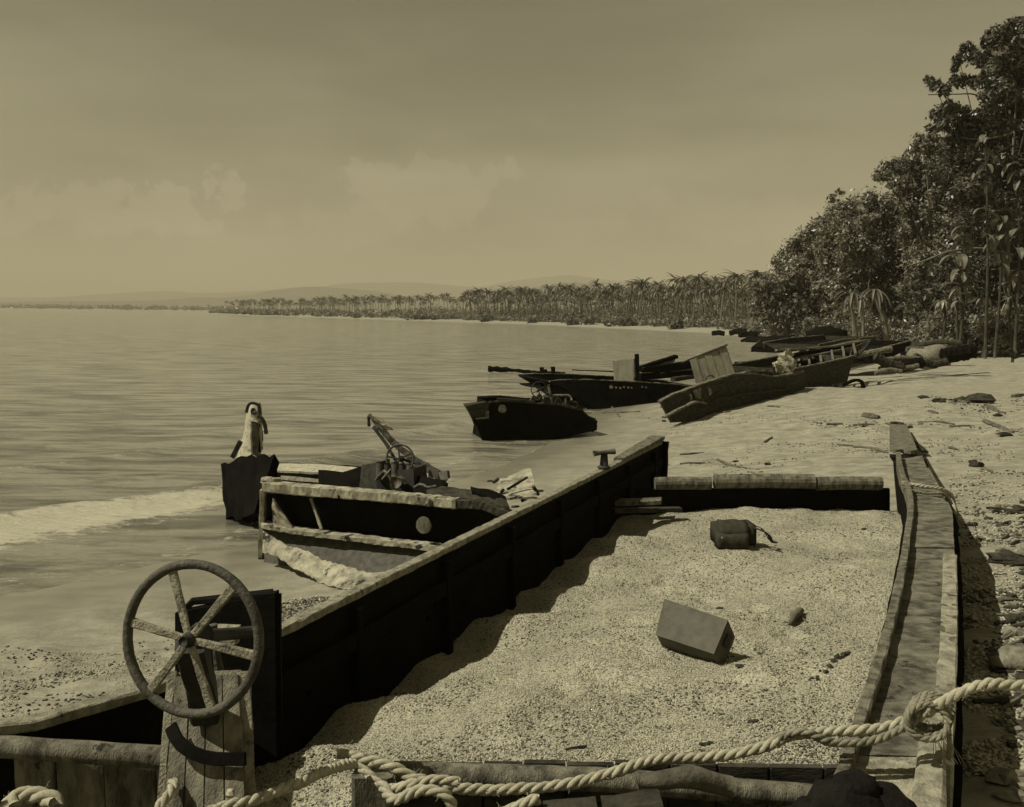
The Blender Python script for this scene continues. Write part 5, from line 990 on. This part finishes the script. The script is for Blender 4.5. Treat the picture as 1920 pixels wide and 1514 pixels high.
scrub('palm_undergrowth', 500, lambda a, b: a/b < .30, 150, 420, -40, 100, 1.5, 5.0, .9, 26000, 'pale undergrowth among the palm trunks', 'scrub', 65, 30, 90)
scrub('far_forest', 500, lambda a, b: (a/b < -.3) & (a/b > -1.2), 1100, 2900, -2900, -300, 5, 10, 5, 14000, 'dark low line of forest on the far coast at the left', 'leaf_dark', 64, 5, 90)

# ================================================================ litter on the beach
def scrap(pts, r, label, cat, group, mt='drift', name='driftwood'):
    w = [G(a, b_, .015) for a, b_ in pts]; w = smooth_path(w, 8) if len(w) > 2 else w; q = MB(); q.tube(w, [r, r*1.1, r*.6], n=6, jit=.25, seg=6); return tag(q.build(name, M[mt]), label, cat, group)
nst = 0; STICKS = ['short dark log beyond the starboard end of the boat', 'thin stick at the left end of the weed line', 'second thin stick along the weed line', 'thin stick in the middle of the weed line', 'long bent stick on the weed line beyond the starboard deck', 'stick at the right part of the weed line', 'curved branch running down to the right picture edge', 'dark curved branch below the big weed clump', 'short stub left of the curved branches on the crest', 'short slanting stick midway between the bow and the starboard end', 'thin straight stick just beyond the bow end of the port side', 'second thin straight stick nearer the bow end of the port side', 'wavy stick between the bow and the starboard end', 'thin branch pointing at the broken starboard end', 'tiny twig right of the broken starboard end', 'dark stick on the crest cut by the right picture edge', 'short stick left of the big weed clump on the crest', 'thin twig above the stones at the right', 'faint twig left of the broken starboard end', 'small stick below the buckled hull', 'short stick in front of the two pale discs', 'long thin stick between the black hulk and the buckled hull', 'slanting twig crossing the long thin stick', 'twig in the shade of the long black hull']
GD = 'driftwood sticks on the beach right of the wrecks'
for pts, r in (([(1622, 781), (1648, 784)], .09), ([(1550, 796), (1580, 795)], .03), ([(1600, 797), (1640, 796)], .025), ([(1660, 794), (1690, 798)], .03), ([(1720, 793), (1760, 792), (1790, 796)], .03), ([(1780, 800), (1820, 799)], .03), ([(1845, 790), (1870, 800), (1900, 812)], .05), ([(1850, 762), (1870, 772), (1885, 775)], .05), ([(1742, 772), (1758, 775)], .04), ([(1433, 830), (1448, 820)], .03), ([(1275, 853), (1320, 849)], .02), ([(1275, 870), (1322, 868)], .02), ([(1345, 862), (1366, 872), (1400, 879)], .025), ([(1600, 838), (1640, 842), (1664, 850)], .03), ([(1780, 840), (1795, 843)], .03),
                ([(1900, 745), (1925, 741)], .07), ([(1790, 752), (1815, 757)], .06), ([(1840, 880), (1862, 884)], .02), ([(1570, 834), (1600, 836)], .02), ([(1440, 762), (1462, 764)], .04), ([(1345, 775), (1370, 772)], .03), ([(1130, 775), (1200, 772)], .03), ([(1150, 768), (1162, 782)], .03), ([(1110, 762), (1150, 765)], .05)):
    scrap(pts, r, STICKS[nst], 'driftwood', GD); nst += 1
CL = ['large weed clump at the centre of the crest', 'smaller weed clump beside the largest one', 'small clump at the end of the chip line beyond the far beam', 'dark pointed clump above the stones at the right', 'little clump touching the dark pointed one', 'clump under the curved branch at the right edge', 'tiny clump on the weed line beyond the deck end', 'clump on the crest above the boat end', 'clump between the two crest clumps', 'tiny clump among the chips beyond the far beam', 'tiny clump on the weed line just left of the deck end', 'tiny clump at the left of the weed line', 'clump right of the largest weed clump', 'clump beside the broken starboard timber', 'tiny clump below the buckled hull end', 'clump just below the largest weed clump']
GS = 'small dark seaweed clumps on the beach'
for k, (a, b_, r) in enumerate(((1832, 749, .28), (1808, 750, .14), (1440, 871, .05), (1830, 872, .09), (1824, 866, .06), (1885, 815, .10), (1705, 802, .06), (1730, 745, .10), (1762, 752, .12), (1380, 866, .04), (1690, 796, .07), (1620, 800, .04), (1870, 779, .07), (1700, 832, .10), (1245, 790, .04), (1850, 760, .06))):
    tag(MB().blob(G(a, b_, r*.3), r, .4, 8, (1.5, 1, .6), k).build('seaweed_clump', M['weed']), CL[k], 'seaweed', GS)
# broken timber at the end of the starboard side
bw = empty('broken_timber', G(1700, 840), 'splintered grey planks sticking from the sand beyond the starboard deck', 'timber')
part_sheet('plank', [G(1668, 800, .12), G(1700, 800, .14)], [U(1668, 850, 12.7), U(1720, 850, 12.7)], 'old_wood', bw, .05, 4, 6, .01, .03)
part_bar('splinter', [G(1690, 815, .2), G(1712, 830, .16), G(1735, 848, .1)], .10, .05, 'dark_hull', bw, .012, 8); part_bar('splinter', [G(1685, 830, .12), G(1735, 845, .10)], .06, .04, 'iron', bw, .01, 8); q = MB(); q.blob(G(1682, 797, .1), .12, .4, 8, (1.4, 1, .6), 2); q.build('weed_tuft', M['weed'], bw)
sn = empty('snag', G(1898, 678), 'small twiggy snag standing on the sand at the right edge', 'snag')
for pts in ([(1898, 680), (1900, 664), (1893, 655)], [(1900, 670), (1908, 658)], [(1899, 668), (1888, 658)], [(1900, 672), (1910, 668)]): part_tube('twig', [U(a, b_, 40) for a, b_ in pts], .07, 'dark_hull', sn, 6, .2)
# rough ground right of the boat: stones, dark driftwood
rs = random.Random(9); GR = 'stones beside the starboard side of the boat'
for k in range(70):
    py = rs.uniform(940, 1500); px = rs.uniform(1835 if py < 1000 else 1890 if py < 1120 else 1893, 1990 if py > 1200 else 1930); w = G(px, py); r = rs.uniform(.018, .07)
    tag(MB().blob(w+Vector((0, 0, r*.25)), r, .35, 9, (rs.uniform(1, 1.8), 1, .6), k).build('stone', M['stone' if rs.random() < .65 else 'weed']), 'small rough stone among the litter right of the boat', 'stone', GR)
for k in range(34):
    py = rs.uniform(950, 1330); px = rs.uniform(1860 if py < 1100 else 1888, 1935); w = G(px, py, .01); a = rs.uniform(-.7, .7); L_ = rs.uniform(.06, .26)
    q = MB(); q.tube([w-Vector((math.cos(a), math.sin(a), 0))*L_, w+Vector((0, 0, .015)), w+Vector((math.cos(a+.3), math.sin(a+.3), 0))*L_], [.012, .02, .008], n=6, jit=.25, seg=5); tag(q.build('driftwood', M['drift' if k % 3 else 'weed']), 'dark stick of driftwood in the litter right of the boat', 'driftwood', 'driftwood litter right of the boat')
for k, (a, b_, r) in enumerate(((1885, 1048, .11), (1910, 1052, .09), (1822, 985, .05), (1903, 960, .08), (1905, 1243, .13))): tag(MB().blob(G(a, b_, r*.3), r, .35, 12, (1.7, 1, .6), k).build('stone', M['weed' if k < 4 else 'stone'], None, True), ('flat dark stone beside the deep shadow of the boat', 'dark stone at the right edge touching the flat dark stone', 'small dark lump at the top of the litter', 'dark wedge-shaped stone at the right edge', 'large pale stone above the thick rope at the right edge', 'pale stone below the thick rope at the right edge')[k], 'stone')
# tide lines of weed and small wood
for k, (path, n_, wd, r0) in enumerate((([(1520, 796), (1600, 798), (1690, 794), (1760, 794), (1880, 806), (1935, 820)], 340, .16, .035), ([(1240, 872), (1300, 869), (1345, 862), (1400, 880), (1470, 872)], 170, .05, .02), ([(1600, 836), (1660, 850), (1700, 840)], 90, .07, .025), ([(1740, 745), (1800, 755), (1860, 770), (1935, 745)], 220, .22, .05), ([(1790, 960), (1860, 985), (1935, 1000)], 260, .14, .018), ([(1330, 776), (1250, 792), (1120, 770)], 120, .15, .03))):
    rg = np.random.default_rng(200+k); w = [G(a, b_) for a, b_ in path]; w = smooth_path(w, 60); id_ = rg.integers(0, 60, n_); t_ = rg.random(n_); X = np.array([w[i].x+(w[i+1].x-w[i].x)*u_ for i, u_ in zip(id_, t_)])+rg.normal(0, wd, n_); Yv = np.array([w[i].y+(w[i+1].y-w[i].y)*u_ for i, u_ in zip(id_, t_)])+rg.normal(0, wd*1.5, n_)
    o = pebbles('tide_wrack', X, Yv, height(X, Yv), rg.uniform(.3, 1, n_)*r0, ('line of dark weed and chips running across the upper beach', 'curved line of small chips beyond the far cross beam', 'chips round the broken end of the starboard side', 'weed and wood strewn on the crest of the beach at the right', 'weed and chips beside the starboard side of the boat', 'chips between the wrecks and the foreground boat')[k], M['pebd'], .35); o['category'] = 'seaweed'
# dark pebbles on the strip between the craft and scattered over the beach
def field(n, pxr, pyr, seed, rlo, rhi, label, mt, thr=.5, s=.4):
    rg = np.random.default_rng(seed); P_ = [Z(a, b_, .5) for a, b_ in zip(rg.uniform(*pxr, n), rg.uniform(*pyr, n))]; X = np.array([p.x for p in P_]); Yv = np.array([p.y for p in P_]); ok = (vnoise(X, Yv, s, seed) > thr) & (hull_mask(X, Yv) < .01) & (sdist(X, Yv) > .8); X, Yv = X[ok], Yv[ok]
    pebbles('pebbles', X, Yv, height(X, Yv), rg.uniform(rlo, rhi, len(X)), label, M[mt])
field(2600, (510, 730), (1055, 1215), 3, .010, .026, 'dark pebbles on the sand strip between the two landing craft', 'pebd', .35, .3)
field(3600, (500, 730), (1055, 1215), 4, .008, .020, 'pale pebbles on the sand strip between the two landing craft', 'peb', .3, .3)
field(900, (0, 330), (1130, 1390), 8, .006, .018, 'dark pebbles on the sand at the lower left', 'pebd', .58, .5)
field(5000, (0, 330), (1160, 1390), 10, .004, .011, 'pale pebbles on the sand at the lower left', 'peb', .3, .8)
field(4000, (1780, 1990), (900, 1514), 12, .010, .030, 'mixed dark pebbles right of the boat', 'pebd', .5, .4)
field(6000, (1780, 1990), (900, 1514), 13, .010, .026, 'mixed pale pebbles right of the boat', 'peb', .3, .4)
field(2600, (1240, 1900), (770, 900), 14, .010, .024, 'fine dark chips scattered over the open beach', 'pebd', .6, 1.0)
# ================================================================ haze
M['air'] = bpy.data.materials.new('air'); M['air'].use_nodes = True; nt = M['air'].node_tree; nt.nodes.clear(); ou_ = nt.nodes.new('ShaderNodeOutputMaterial'); pv = nt.nodes.new('ShaderNodeVolumePrincipled')
pv.inputs['Density'].default_value = HAZE; pv.inputs['Color'].default_value = (.95, .88, .62, 1); nt.links.new(pv.outputs[0], ou_.inputs['Volume'])
hb = MB(); x0, x1, y0, y1, z0, z1 = -11800, 11800, -11800, 11900, -14, 400
hb.add([(x0, y0, z0), (x1, y0, z0), (x1, y1, z0), (x0, y1, z0), (x0, y0, z1), (x1, y0, z1), (x1, y1, z1), (x0, y1, z1)], [(0, 3, 2, 1), (4, 5, 6, 7), (0, 1, 5, 4), (1, 2, 6, 5), (2, 3, 7, 6), (3, 0, 4, 7)])
if HAZE > 0: tag(hb.build('haze', M['air']), 'thin pale sea haze over the whole bay', 'haze', kind='stuff')
